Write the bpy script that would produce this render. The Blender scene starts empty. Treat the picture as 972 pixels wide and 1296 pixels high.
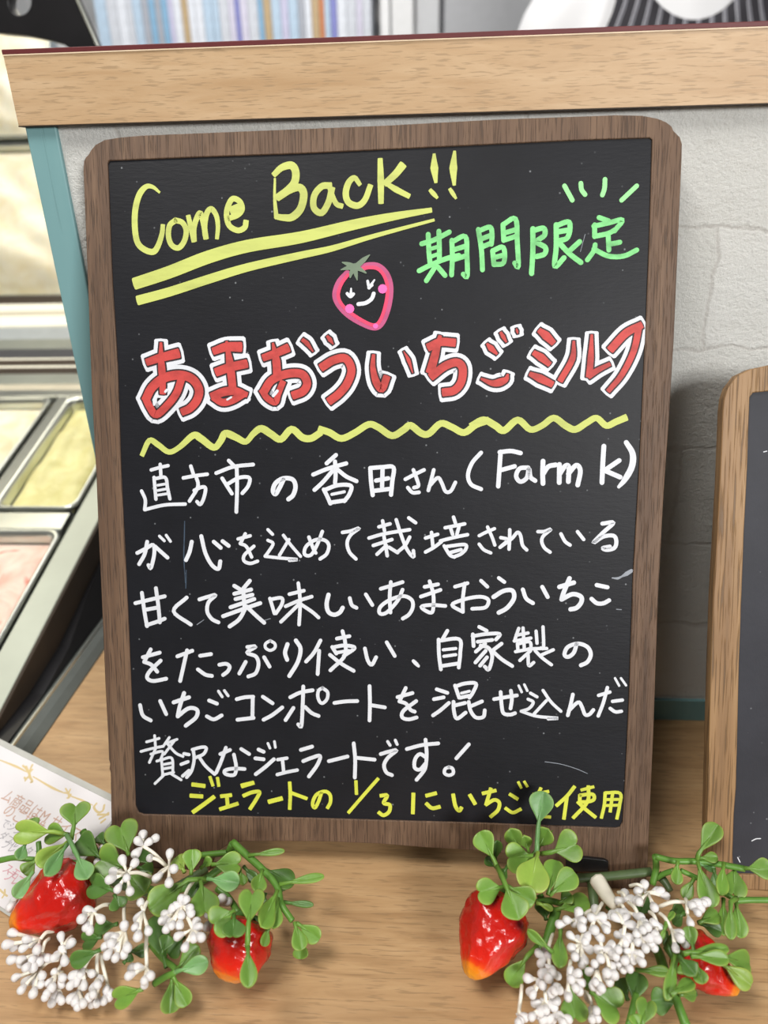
import bpy, bmesh, math, random
import numpy as np
from mathutils import Vector, Matrix, noise
random.seed(7)
C = bpy.context.scene.collection
scene = bpy.context.scene
rad = math.radians

# ------------------------------------------------------------------ camera
S = .405                                   # metres from the camera to the partition
FPX = 889.94                               # focal length in pixels of a 972 x 1296 frame
TH, YAW, ROLL = rad(25.3667), rad(-3.903), rad(-1.4319)
CAM = np.array([0, -S, .8808 * S])
_cy, _sy = math.cos(YAW), math.sin(YAW)
FW = np.array([_sy * math.cos(TH), _cy * math.cos(TH), -math.sin(TH)])
_a = np.array([_cy, -_sy, 0.0]); _u = np.cross(_a, FW)
RT = math.cos(ROLL) * _a + math.sin(ROLL) * _u
UP = -math.sin(ROLL) * _a + math.cos(ROLL) * _u
cd = bpy.data.cameras.new('camera')
cam = bpy.data.objects.new('camera', cd); C.objects.link(cam)
cd.sensor_fit = 'VERTICAL'; cd.sensor_height = 36; cd.lens = FPX / 1296 * 36
cd.clip_start = .01
M = Matrix.Identity(4)
for i in range(3):
    M[i][0], M[i][1], M[i][2], M[i][3] = RT[i], UP[i], -FW[i], CAM[i]
cam.matrix_world = M
cd.dof.use_dof = True; cd.dof.focus_distance = .37; cd.dof.aperture_fstop = 6.0
scene.camera = cam

# ------------------------------------------------------------------ world, lights, exposure
w = bpy.data.worlds.new('daylight'); scene.world = w; w.use_nodes = True
bg = w.node_tree.nodes['Background']
bg.inputs[0].default_value = (1, .98, .95, 1); bg.inputs[1].default_value = .085

def area(name, loc, target, size, power, color=(1, 1, 1), size_y=None):
    l = bpy.data.lights.new(name, 'AREA'); l.energy = power; l.color = color; l.size = size
    if size_y: l.shape = 'RECTANGLE'; l.size_y = size_y
    o = bpy.data.objects.new(name, l); C.objects.link(o); o.location = loc
    o.rotation_euler = (Vector(target) - Vector(loc)).to_track_quat('-Z', 'Y').to_euler()
    return o
area('window_light', (.80, -1.45, .78), (.02, -.03, .17), .45, 23, (1, .99, .97))
area('ceiling_light', (-.50, -.55, 1.6), (-.03, -.15, .05), .6, 21, (1, .97, .92), .4)
area('case_light', (-.60, .40, .55), (-.45, .25, .1), .6, 1.0, (1, .92, .72), .12)
area('shelf_fill', (-.45, .75, 1.6), (-.42, 1.5, .62), .9, 13, (1, 1, 1))  # added fill that brightens the bookshelf, no fixture behind it
vs = scene.view_settings
scene.display_settings.display_device = 'sRGB'
vs.view_transform = 'Standard'; vs.look = 'None'; vs.gamma = 1; vs.use_curve_mapping = False; vs.exposure = 0.0

# ------------------------------------------------------------------ pixel <-> place
def hit(px, py, n, k):
    v = FW + RT * (px - 486) / FPX - UP * (py - 648) / FPX
    n = np.array(n, float)
    return CAM + v * ((k - n @ CAM) / (n @ v))
def on_z(px, py, h=0.0): return hit(px, py, (0, 0, 1), h)
def on_y(px, py, y=0.0): return hit(px, py, (0, 1, 0), y)

# ------------------------------------------------------------------ materials
def lin(r, g, b):
    f = lambda c: c / 12.92 if c <= .04045 else ((c + .055) / 1.055) ** 2.4
    return (f(r / 255), f(g / 255), f(b / 255), 1)
def newmat(name):
    m = bpy.data.materials.new(name); m.use_nodes = True
    nt = m.node_tree; return m, nt, nt.nodes['Principled BSDF']
def nd(nt, typ, **kw):
    n = nt.nodes.new(typ)
    for k, v in kw.items():
        if k in n.inputs.keys(): n.inputs[k].default_value = v
        else: setattr(n, k, v)
    return n
def ramp(nt, src, stops):
    r = nt.nodes.new('ShaderNodeValToRGB'); nt.links.new(src, r.inputs[0])
    e = r.color_ramp.elements
    while len(e) < len(stops): e.new(.5)
    for el, (p, c) in zip(e, stops): el.position = p; el.color = c
    return r.outputs[0]
def coords(nt, scale=(1, 1, 1), rot=(0, 0, 0)):
    t = nt.nodes.new('ShaderNodeTexCoord'); mp = nt.nodes.new('ShaderNodeMapping')
    nt.links.new(t.outputs['Object'], mp.inputs[0]); mp.inputs['Scale'].default_value = scale
    mp.inputs['Rotation'].default_value = rot
    return mp.outputs[0]
def mixc(nt, fac, a, b, mode='MIX'):
    n = nt.nodes.new('ShaderNodeMix'); n.data_type = 'RGBA'; n.blend_type = mode
    if isinstance(fac, (int, float)): n.inputs[0].default_value = fac
    else: nt.links.new(fac, n.inputs[0])
    for i, v in ((6, a), (7, b)):
        if isinstance(v, tuple): n.inputs[i].default_value = v
        else: nt.links.new(v, n.inputs[i])
    return n.outputs[2]
def bump(nt, bs, src, strength, dist):
    b = nd(nt, 'ShaderNodeBump'); b.inputs['Strength'].default_value = strength; b.inputs['Distance'].default_value = dist
    nt.links.new(src, b.inputs['Height']); nt.links.new(b.outputs[0], bs.inputs['Normal'])
def noise_tex(nt, vec, scale, detail=4, rough=.6, dist=0):
    n = nd(nt, 'ShaderNodeTexNoise'); n.inputs['Scale'].default_value = scale; n.inputs['Detail'].default_value = detail
    n.inputs['Roughness'].default_value = rough; n.inputs['Distortion'].default_value = dist
    nt.links.new(vec, n.inputs['Vector']); return n.outputs[0]

def plain(name, col, rough=.5, metal=0, vary=.08, scale=60, bmp=0, sss=0, spec=.5):
    m, nt, bs = newmat(name)
    n = noise_tex(nt, coords(nt), scale, 3)
    dk = tuple(c * (1 - vary) for c in col[:3]) + (1,); lt = tuple(min(1, c * (1 + vary)) for c in col[:3]) + (1,)
    nt.links.new(ramp(nt, n, [(.3, dk), (.7, lt)]), bs.inputs['Base Color'])
    bs.inputs['Roughness'].default_value = rough; bs.inputs['Metallic'].default_value = metal
    bs.inputs['Specular IOR Level'].default_value = spec
    if bmp: bump(nt, bs, n, .6, bmp)
    if sss:
        bs.inputs['Subsurface Weight'].default_value = sss; bs.inputs['Subsurface Radius'].default_value = (.004, .004, .002)
        bs.inputs['Subsurface Scale'].default_value = .6
    return m

def wood(name, light, mid, dark, axis, grain=55, stretch=14, pore=.55, pore_scale=420, pore_stretch=22, rough=.55, bmp=.0003, ring=1.0, pore_dark=.45):
    """wood whose grain runs along the local axis given ('X', 'Y' or 'Z')"""
    m, nt, bs = newmat(name)
    def sc(k):
        s = [1, 1, 1]; s['XYZ'.index(axis)] = 1 / k; return tuple(s)
    v1 = coords(nt, sc(stretch)); v2 = coords(nt, sc(pore_stretch)); v3 = coords(nt, sc(6))
    n1 = noise_tex(nt, v1, grain, 6, .62, ring)
    n3 = noise_tex(nt, v3, grain * .28, 3, .5, .6)
    c1 = ramp(nt, n1, [(.28, dark), (.5, mid), (.72, light)])
    c3 = mixc(nt, .35, c1, ramp(nt, n3, [(.3, dark), (.5, mid), (.75, light)]))
    n2 = noise_tex(nt, v2, pore_scale, 2, .5)
    f = ramp(nt, n2, [(pore, (0, 0, 0, 1)), (min(1, pore + .09), (1, 1, 1, 1))])
    dk = tuple(c * pore_dark for c in mid[:3]) + (1,)
    fm = nd(nt, 'ShaderNodeMath', operation='MULTIPLY'); nt.links.new(f, fm.inputs[0]); fm.inputs[1].default_value = .75
    nt.links.new(mixc(nt, fm.outputs[0], c3, dk), bs.inputs['Base Color'])
    bs.inputs['Roughness'].default_value = rough
    inv = nd(nt, 'ShaderNodeMath', operation='SUBTRACT'); inv.inputs[0].default_value = 1; nt.links.new(f, inv.inputs[1])
    bump(nt, bs, inv.outputs[0], .5, bmp)
    return m

MAT = {}
MAT['cap'] = wood('pale_oak_laminate', lin(210, 181, 145), lin(198, 166, 128), lin(182, 147, 108), 'X', 150, 9, .555, 1100, 12, .5, .00006, .8, .70)
MAT['counter'] = wood('oak_counter_laminate', lin(200, 166, 124), lin(184, 148, 106), lin(152, 116, 78), 'X', 170, 12, .56, 800, 12, .42, .00006, .8, .66)
MAT['walnut'] = wood('walnut_plywood', lin(128, 102, 80), lin(102, 78, 60), lin(70, 52, 40), 'Z', 190, 26, .535, 1400, 26, .62, .0004, .4, .42)
MAT['oakframe'] = wood('brown_oak_frame', lin(172, 138, 96), lin(146, 112, 75), lin(108, 80, 52), 'Z', 150, 26, .54, 900, 34, .55, .0004, .4, .4)
MAT['red'] = plain('dark_red_edging', lin(98, 36, 38), .55)
MAT['cream_edge'] = plain('cream_edge', lin(236, 214, 184), .5)
MAT['teal'] = wood('teal_painted_wood', lin(132, 172, 174), lin(122, 164, 167), lin(108, 150, 154), 'Z', 40, 12, .66, 300, 30, .5, .0004, .6, .85)
MAT['steel'] = plain('brushed_steel', lin(205, 208, 200), .28, .9, .06, 25)
MAT['steel_dull'] = plain('dull_steel', lin(168, 172, 162), .38, .6, .08, 20)
MAT['black'] = plain('black_plastic', lin(26, 25, 27), .35, 0, .2, 30)
MAT['bronze'] = plain('brown_black_tone', lin(58, 47, 37), .6, 0, .2, 18, spec=.3)
MAT['grey'] = plain('grey_plinth', lin(104, 108, 104), .45, .2)
MAT['white'] = plain('white_paint', lin(236, 236, 236), .5, 0, .02)
MAT['offwhite'] = plain('off_white_panel', lin(205, 206, 208), .45, 0, .03)
MAT['greypanel'] = plain('grey_panel', lin(176, 177, 180), .45, 0, .03)
MAT['darkgap'] = plain('dark_gap', lin(60, 60, 64), .6)

def brick():
    m, nt, bs = newmat('white_brick_plaster')
    t = nt.nodes.new('ShaderNodeTexCoord'); mp = nt.nodes.new('ShaderNodeMapping')
    nt.links.new(t.outputs['Object'], mp.inputs[0]); mp.inputs['Rotation'].default_value = (rad(90), 0, 0)
    mp.inputs['Location'].default_value = (.05, .012, 0)
    wob = noise_tex(nt, coords(nt), 40, 3)
    br = nd(nt, 'ShaderNodeTexBrick'); br.inputs['Scale'].default_value = 1
    br.inputs['Brick Width'].default_value = .21; br.inputs['Row Height'].default_value = .062
    br.inputs['Mortar Size'].default_value = .0018; br.inputs['Mortar Smooth'].default_value = .9
    add = nd(nt, 'ShaderNodeVectorMath', operation='MULTIPLY_ADD')
    cmb = nd(nt, 'ShaderNodeCombineXYZ'); nt.links.new(wob, cmb.inputs[0]); nt.links.new(wob, cmb.inputs[1])
    nt.links.new(cmb.outputs[0], add.inputs[0]); add.inputs[1].default_value = (.014, .014, 0); nt.links.new(mp.outputs[0], add.inputs[2])
    nt.links.new(add.outputs[0], br.inputs['Vector'])
    br.inputs['Color1'].default_value = lin(224, 224, 220); br.inputs['Color2'].default_value = lin(216, 216, 211); br.inputs['Mortar'].default_value = lin(205, 203, 198)
    n1 = noise_tex(nt, coords(nt, (1, 1, 1.6)), 34, 6, .7)
    blot = ramp(nt, n1, [(.30, (.88, .875, .86, 1)), (.5, (1, 1, 1, 1))])
    nt.links.new(mixc(nt, .75, br.outputs['Color'], blot, 'MULTIPLY'), bs.inputs['Base Color'])
    bs.inputs['Roughness'].default_value = .85
    n2 = noise_tex(nt, coords(nt), 330, 7, .75)
    sm = nd(nt, 'ShaderNodeMath', operation='MULTIPLY_ADD'); nt.links.new(br.outputs['Fac'], sm.inputs[0]); sm.inputs[1].default_value = -.2; nt.links.new(n2, sm.inputs[2])
    sm2 = nd(nt, 'ShaderNodeMath', operation='ADD'); nt.links.new(sm.outputs[0], sm2.inputs[0]); nt.links.new(n1, sm2.inputs[1])
    bump(nt, bs, sm2.outputs[0], .8, .0020)
    return m
MAT['brick'] = brick()

def slate(name, col, speck, rough, grain):
    m, nt, bs = newmat(name)
    vo = nd(nt, 'ShaderNodeTexVoronoi'); vo.inputs['Scale'].default_value = 170; nt.links.new(coords(nt), vo.inputs['Vector'])
    n = noise_tex(nt, coords(nt), 24, 4)
    d = ramp(nt, vo.outputs['Distance'], [(0.05, (1, 1, 1, 1)), (.10, (0, 0, 0, 1))])
    pick = ramp(nt, noise_tex(nt, coords(nt), 60, 2), [(.50, (0, 0, 0, 1)), (.60, (1, 1, 1, 1))])
    mm = nd(nt, 'ShaderNodeMath', operation='MULTIPLY'); nt.links.new(d, mm.inputs[0]); nt.links.new(pick, mm.inputs[1])
    m2 = nd(nt, 'ShaderNodeMath', operation='MULTIPLY'); nt.links.new(mm.outputs[0], m2.inputs[0]); m2.inputs[1].default_value = speck
    lo = tuple(c * .85 for c in col[:3]) + (1,); hi = tuple(c * 1.2 for c in col[:3]) + (1,)
    base = ramp(nt, n, [(.35, lo), (.7, hi)])
    nt.links.new(mixc(nt, m2.outputs[0], base, lin(190, 195, 200)), bs.inputs['Base Color'])
    bs.inputs['Roughness'].default_value = rough; bs.inputs['Specular IOR Level'].default_value = .28
    g = noise_tex(nt, coords(nt, grain), 700, 3, .6)
    bump(nt, bs, g, .35, .00025)
    return m
MAT['slate'] = slate('black_chalkboard', lin(25, 26, 31), .34, .5, (.25, 1, 1))
MAT['slate2'] = slate('grey_black_chalkboard', lin(48, 49, 56), .3, .55, (1, 1, .4))

def paint(name, c, dark=.86, streak=(1, 1, 1.4), scale=160):
    m, nt, bs = newmat(name)
    n = noise_tex(nt, coords(nt, streak), scale, 5, .65)
    n2 = noise_tex(nt, coords(nt, streak), scale * .35, 3, .6)
    a = nd(nt, 'ShaderNodeMath', operation='MULTIPLY_ADD'); nt.links.new(n2, a.inputs[0]); a.inputs[1].default_value = .8
    b = nd(nt, 'ShaderNodeMath', operation='MULTIPLY'); nt.links.new(n, b.inputs[0]); b.inputs[1].default_value = .4; nt.links.new(b.outputs[0], a.inputs[2])
    nt.links.new(ramp(nt, a.outputs[0], [(.42, tuple(v * dark for v in c[:3]) + (1,)), (.64, c)]), bs.inputs['Base Color'])
    bs.inputs['Roughness'].default_value = .6
    return m
PA = {'w': paint('white_marker', lin(222, 225, 232), .9), 'y': paint('lime_yellow_marker', lin(200, 209, 112), .78, (.35, 1, 1.6)),
      'Y': paint('bright_yellow_marker', lin(214, 220, 76), .84), 'g': paint('mint_green_marker', lin(136, 226, 142), .55),
      'G': paint('pale_green_marker', lin(156, 232, 154), .95), 'r': paint('red_marker', lin(200, 70, 66), .58),
      'k': paint('dark_outline', lin(42, 30, 34)), 'p': paint('mauve_pink_marker', lin(192, 84, 130), .8), 'q': paint('hot_pink_marker', lin(238, 70, 110), .85),
      'P': paint('pink_marker', lin(246, 110, 186), .95), 'l': paint('grey_green_marker', lin(116, 134, 112), .85), 's': paint('grey_smudge', lin(150, 156, 166), .4), 'v': paint('blue_grey_scratch', lin(62, 78, 96), .5),
      'o': paint('gold_ink', lin(214, 192, 142), .9)}

# ------------------------------------------------------------------ object helpers
PM = {}
def tag(o, label, cat, group=None):
    o['label'] = label; o['category'] = cat
    if group: o['group'] = group
    return o
def empty(name, mat4, label, cat, group=None):
    o = bpy.data.objects.new(name, None); C.objects.link(o); o.empty_display_size = .02
    o.matrix_world = mat4; PM[o.name] = mat4.copy()
    return tag(o, label, cat, group)
def at(x, y, z, rz=0): return Matrix.Translation((x, y, z)) @ Matrix.Rotation(rz, 4, 'Z')
def mesh_obj(name, me, mat, parent=None, smooth=False, local=False):
    """links a mesh whose vertices are in world space (or in the parent's space if local)"""
    o = bpy.data.objects.new(name, me); C.objects.link(o)
    if parent is not None:
        o.parent = parent
        if not local: me.transform(PM[parent.name].inverted())
        PM[o.name] = PM[parent.name]
    else: PM[o.name] = Matrix.Identity(4)
    if mat is not None and not me.materials: me.materials.append(mat)
    if smooth:
        for p in me.polygons: p.use_smooth = True
    return o
def bm_obj(name, bm, mat, parent=None, smooth=False, local=False, recalc=True):
    if recalc: bmesh.ops.recalc_face_normals(bm, faces=bm.faces)
    me = bpy.data.meshes.new(name); bm.to_mesh(me); bm.free()
    return mesh_obj(name, me, mat, parent, smooth, local)
def struct(o): o['kind'] = 'structure'; return o

def add_box(bm, lo, hi, bev=0.0):
    r = bmesh.ops.create_cube(bm, size=1)
    vs_ = r['verts']
    for v in vs_:
        for i in range(3): v.co[i] = lo[i] + (v.co[i] + .5) * (hi[i] - lo[i])
    if bev:
        es = list({e for v in vs_ for e in v.link_edges})
        bmesh.ops.bevel(bm, geom=es, offset=bev, segments=2, affect='EDGES', profile=.5)
def box(name, lo, hi, mat, parent=None, bev=0.0):
    bm = bmesh.new(); add_box(bm, lo, hi, bev); return bm_obj(name, bm, mat, parent)

def plate_mesh(name, loops, thick, bev=0.0):
    """2-D loops (outer first, then holes) -> solid plate, front at y=0, back at y=thick, x right, z up"""
    cu = bpy.data.curves.new(name, 'CURVE'); cu.dimensions = '2D'; cu.fill_mode = 'BOTH'
    cu.extrude = thick / 2 - bev; cu.bevel_depth = bev; cu.bevel_resolution = 1; cu.offset = -bev
    for lp in loops:
        sp = cu.splines.new('POLY'); sp.points.add(len(lp) - 1); sp.use_cyclic_u = True
        for p, (x, y) in zip(sp.points, lp): p.co = (x, y, 0, 1)
    o = bpy.data.objects.new(name, cu); C.objects.link(o)
    dg = bpy.context.evaluated_depsgraph_get()
    me = bpy.data.meshes.new_from_object(o.evaluated_get(dg))
    bpy.data.objects.remove(o); bpy.data.curves.remove(cu)
    # curve x,y,z -> x, thick/2 - z, y
    me.transform(Matrix(((1, 0, 0, 0), (0, 0, -1, thick / 2), (0, 1, 0, 0), (0, 0, 0, 1))))
    me.materials.clear(); me.name = name
    return me

def catmull(pts, n=6):
    P = [np.array(p, float) for p in pts]
    if len(P) < 3: return [P[0] + (P[-1] - P[0]) * t for t in np.linspace(0, 1, 4)]
    Q = [2 * P[0] - P[1]] + P + [2 * P[-1] - P[-2]]
    out = []
    for i in range(1, len(Q) - 2):
        a, b, c, d = Q[i - 1], Q[i], Q[i + 1], Q[i + 2]
        for t in np.linspace(0, 1, n, endpoint=False):
            out.append(.5 * (2 * b + (c - a) * t + (2 * a - 5 * b + 4 * c - d) * t * t + (3 * b - 3 * c + d - a) * t ** 3))
    out.append(P[-1]); return out

def tube(bm, pts, radii, seg=8, cap=True):
    """round tube along 3-D points"""
    pts = [Vector(p) for p in pts]; rings = []
    prev = None
    for i, p in enumerate(pts):
        t = (pts[min(i + 1, len(pts) - 1)] - pts[max(i - 1, 0)]).normalized()
        if prev is None:
            n = t.orthogonal().normalized()
        else:
            n = prev - t * prev.dot(t)
            n = n.normalized() if n.length > 1e-6 else t.orthogonal().normalized()
        prev = n; b = t.cross(n); r = radii[i] if hasattr(radii, '__len__') else radii
        rings.append([bm.verts.new(p + n * math.cos(2 * math.pi * k / seg) * r + b * math.sin(2 * math.pi * k / seg) * r) for k in range(seg)])
    for a, b in zip(rings, rings[1:]):
        for k in range(seg): bm.faces.new((a[k], a[(k + 1) % seg], b[(k + 1) % seg], b[k]))
    if cap: bm.faces.new(rings[0][::-1]); bm.faces.new(rings[-1])

def ribbon(bm, path, half, y_top, y_bot, sq=False):
    """flat round-ended paint stroke in a local x,z plane; half widths per point; y_top is nearer the viewer"""
    n = len(path); L, R = [], []
    tang = []
    for i in range(n):
        t = path[min(i + 1, n - 1)] - path[max(i - 1, 0)]
        l = np.linalg.norm(t); tang.append(t / l if l > 1e-9 else np.array([1.0, 0]))
    for p, t, h in zip(path, tang, half):
        nn = np.array([-t[1], t[0]]); L.append(p + nn * h); R.append(p - nn * h)
    def cap(p, t, h, sgn):
        nn = np.array([-t[1], t[0]])
        if sq: return [p + h * (nn * sgn * a + t * sgn * b) for a, b in ((1, .38), (.86, .56), (.1, .64), (-.86, .56), (-1, .38))]
        return [p + h * (math.cos(a) * nn * sgn + math.sin(a) * t * sgn) for a in np.linspace(0, math.pi, 7)[1:-1]]
    quads = []
    c1 = cap(path[-1], tang[-1], half[-1], 1)          # left -> right round the end
    c0 = cap(path[0], tang[0], half[0], -1)            # right -> left round the start
    outline = L + c1 + R[::-1] + c0
    top = [bm.verts.new((q[0], y_top, q[1])) for q in outline]
    bot = [bm.verts.new((q[0], y_bot, q[1])) for q in outline]
    N = len(outline)
    Lt = top[:n]; C1 = top[n:n + 5]; Rt = top[n + 5:2 * n + 5][::-1]; C0 = top[2 * n + 5:]
    def q(*vs):
        try: bm.faces.new(vs)
        except ValueError: pass
    for i in range(n - 1): q(Lt[i], Lt[i + 1], Rt[i + 1], Rt[i])
    q(Lt[-1], *C1, Rt[-1]); q(Rt[0], *C0, Lt[0])
    for i in range(N): q(top[i], top[(i + 1) % N], bot[(i + 1) % N], bot[i])

# ------------------------------------------------------------------ the room behind
FLOOR = -.78
struct(box('floor', (-3, -2.5, FLOOR - .05), (3, 2.6, FLOOR), plain('floor_tile', lin(180, 174, 166), .5)))
struct(box('wall_back', (-3, 2.45, FLOOR), (3, 2.55, 2.2), MAT['white']))
struct(box('wall_left', (-3.1, -2.5, FLOOR), (-3, 2.6, 2.2), MAT['white']))
struct(box('wall_right', (3, -2.5, FLOOR), (3.1, 2.6, 2.2), MAT['white']))

# ------------------------------------------------------------------ counter and partition
ct = empty('counter', at(0, 0, FLOOR), 'wood-grain counter top carrying the two chalkboards and the strawberry sprigs', 'counter')
box('countertop', (-.274, -.33, -.035), (.95, .0725, 0), MAT['counter'], ct, .0008)
box('cabinet', (-.27, -.29, FLOOR), (.92, .06, -.035), MAT['offwhite'], ct)

zb, zt = .3853, .4166
XL, XR = -.5174 * S, .95
pt = empty('partition', at(0, .02, 0), 'low white brick-pattern partition with oak-look cap and teal end post behind the chalkboards', 'partition')
box('wall_panel', (-.200, .0015, .0), (XR, .05, zb), MAT['brick'], pt)
box('end_post', (XL, -.0008, 0), (-.4765 * S, .052, zb), MAT['teal'], pt, .0008)
box('baseboard', (-.4765 * S, -.0012, 0), (XR, .0015, .0438 * S), MAT['teal'], pt, .0004)
cp = box('cap_rail', (XL - .0018, -.0035, zb), (XR, .056, zt), MAT['cap'], pt, .0003)
e_ = box('edging', (XL - .002, -.0039, zt - .0001), (XR, .0565, zt + .0021), MAT['red'], cp, .0003); e_['label'] = 'dark red edging'
e_ = box('edging', (XL - .002, -.0040, zt - .0006), (XR, -.0030, zt - .0001), MAT['cream_edge'], cp); e_['label'] = 'thin cream edge line'
e_ = box('edging', (XL - .0018, -.0036, zb - .0003), (XR, .056, zb + .0002), MAT['bronze'], cp); e_['label'] = 'dark lower edge line'

# ------------------------------------------------------------------ chalkboards
def board_frame(bx, by, lean, yaw):
    ri = Vector((math.cos(yaw), math.sin(yaw), 0)); up = Vector((-math.sin(lean) * math.sin(yaw), math.sin(lean) * math.cos(yaw), math.cos(lean)))
    iy = up.cross(ri)
    m = Matrix.Identity(4)
    for i in range(3): m[i][0], m[i][1], m[i][2] = ri[i], iy[i], up[i]
    m.translation = (bx, by, 0)
    n = np.array(iy)
    return m, n, float(n @ np.array([bx, by, 0]))
class Plane2D:
    def __init__(s, m, n, k): s.m, s.n, s.k, s.inv = m, n, k, m.inverted()
    def __call__(s, px, py):
        v = s.inv @ Vector(hit(px, py, s.n, s.k)); return np.array([v.x, v.z])
B1 = Plane2D(*board_frame(-.0717 * S, -.336 * S, rad(18.6806), rad(-.4697)))
B2 = Plane2D(*board_frame(.30, -.1355, rad(20), 0))

t = empty('chalkboard', B1.m, 'large black chalkboard in dark walnut frame covered in white, yellow, green and red writing', 'chalkboard')
outer_px = [(105.3, 215), (106, 204), (108.4, 199), (112, 195.4), (114.6, 190.5), (120.7, 183), (131.9, 177), (149, 174), (179, 171.3), (319.5, 165.5), (486, 158.7), (636, 150.5), (730, 147.3), (779.8, 145.4), (812, 146), (832, 149.8), (843.3, 154.3), (850.2, 159.7), (852.3, 165), (860.7, 173.4), (863.3, 182), (863, 200),
            (852.9, 430), (846.7, 532), (840, 626), (833, 757), (827.4, 919), (823.9, 998), (819.6, 1096)]
left_px = [(140.8, 1043), (140.3, 1010), (139.9, 979), (138.4, 973), (139, 966), (137.6, 961), (136.8, 935), (133, 864), (128.6, 757.6), (124.3, 669), (121.5, 598), (116, 497), (111, 358), (108.3, 289)]
arch_px = [(684, 1100), (668, 1088), (645, 1081), (603, 1076.5), (542.5, 1073), (480, 1068), (413, 1065.2), (350, 1064.6), (310, 1064.8), (290, 1068), (278, 1076), (270, 1088)]
inner_px = [(136, 206), (138, 203), (240, 199), (380, 194), (600, 183.5), (730, 177.2), (822, 174.2), (825.5, 176.5), (822, 299), (817.8, 407), (809.8, 580), (801.3, 730), (795.9, 890), (791, 992), (788.2, 1040), (785, 1047), (779, 1048.3), (610, 1042), (389.5, 1035.6), (182, 1031), (175, 1028.5), (171.3, 1020), (167, 900), (161.6, 772), (153, 598), (148.6, 462), (142, 358)]
op = [B1(*p) for p in outer_px]
rf = B1(819.6, 1096); foot_r = [np.array([rf[0] - .0006, 0.0]), np.array([B1(690, 1110)[0], 0.0])]
lf = B1(140.8, 1043); foot_l = [np.array([B1(265, 1100)[0], 0.0]), np.array([lf[0] + .0008, 0.0])]
outer = op + foot_r + [B1(*p) for p in arch_px] + foot_l + [B1(*p) for p in left_px]
inner = [B1(*p) for p in inner_px]
mesh_obj('frame', plate_mesh('frame', [outer, inner], .006, .0004), MAT['walnut'], t, local=True)
big = [c + (c - np.mean(inner, axis=0)) / np.linalg.norm(c - np.mean(inner, axis=0)) * .0015 for c in inner]
pm = plate_mesh('panel', [big], .004); pm.transform(Matrix.Translation((0, .0009, 0)))
panel = mesh_obj('panel', pm, MAT['slate'], t, local=True)
pad = [B1(*p) for p in [(716, 1101), (716, 1087), (726, 1082.5), (742, 1083), (764, 1085.5), (769, 1088), (769, 1100)]]
pm = plate_mesh('foot_plate', [pad], .0022, .0004); pm.transform(Matrix.Translation((0, -.0020, 0)))  # small black plate set on the front of the right foot
o = mesh_obj('foot_plate', pm, MAT['black'], t, local=True); o['label'] = 'glossy black plate on the right foot'

# ------------------------------------------------------------------ handwriting, traced stroke by stroke
CROPS = {'A': (140, 180, 4.05), 'B': (340, 180, 3.738), 'C': (510, 210, 3.0375), 'D': (160, 400, 4.05), 'E': (380, 310, 4.05), 'F': (590, 390, 4.05),
         'G': (160, 570, 4.226), 'H': (380, 570, 4.226), 'I': (590, 560, 4.226), 'J': (160, 720, 4.226), 'K': (380, 720, 4.226), 'L': (590, 720, 4.226),
         'M': (160, 860, 4.226), 'N': (380, 860, 4.226), 'O': (590, 850, 4.226), 'Z': (0, 0, 1)}
def parse(txt):
    """lines of 'CROP width : x,y x,y ...'; width may be w1>w2 or w1>w2>w3; strokes parted by ';'"""
    out = []
    for line in txt.strip().splitlines():
        head, body = line.split(':'); cr, wd = head.split()
        x0, y0, s = CROPS[cr]; ws = [float(v) / s for v in wd.split('>')]
        for st in body.split(';'):
            ps = [tuple(float(v) for v in q.split(',')) for q in st.split()]
            if ps: out.append(([(x0 + x / s, y0 + y / s) for x, y in ps], ws))
    return out
_layer = [0]
def write(name, strokes, mat, plane, parent, face_y, thick=.00022, grow=0.0, label=None, sq=False):
    bm = bmesh.new()
    for pts, ws in strokes:
        if len(pts) == 1: pts = [pts[0], (pts[0][0] + .3, pts[0][1])]
        path = catmull(pts, 5)
        e = plane(*path[len(path) // 2]) - plane(path[len(path) // 2][0] + 1, path[len(path) // 2][1]); mpp = abs(e[0]) or np.linalg.norm(e)
        mpp = max(mpp, np.linalg.norm(e))
        f = np.linspace(0, 1, len(path))
        half = [max(.2, (np.interp(v, np.linspace(0, 1, len(ws)), ws) + grow) / 2) * mpp for v in f]
        loc = [plane(*p) for p in path]
        _layer[0] = (_layer[0] + 1) % 40
        ribbon(bm, loc, half, face_y - thick - _layer[0] * 1.2e-6, face_y + .0001, sq)
    o = bm_obj(name, bm, mat, parent, local=True)
    if label: o['label'] = label
    return o
FY = .0009
W = lambda name, txt, m, **k: write(name, parse(txt), PA[m], B1, panel, FY, **k)

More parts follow.
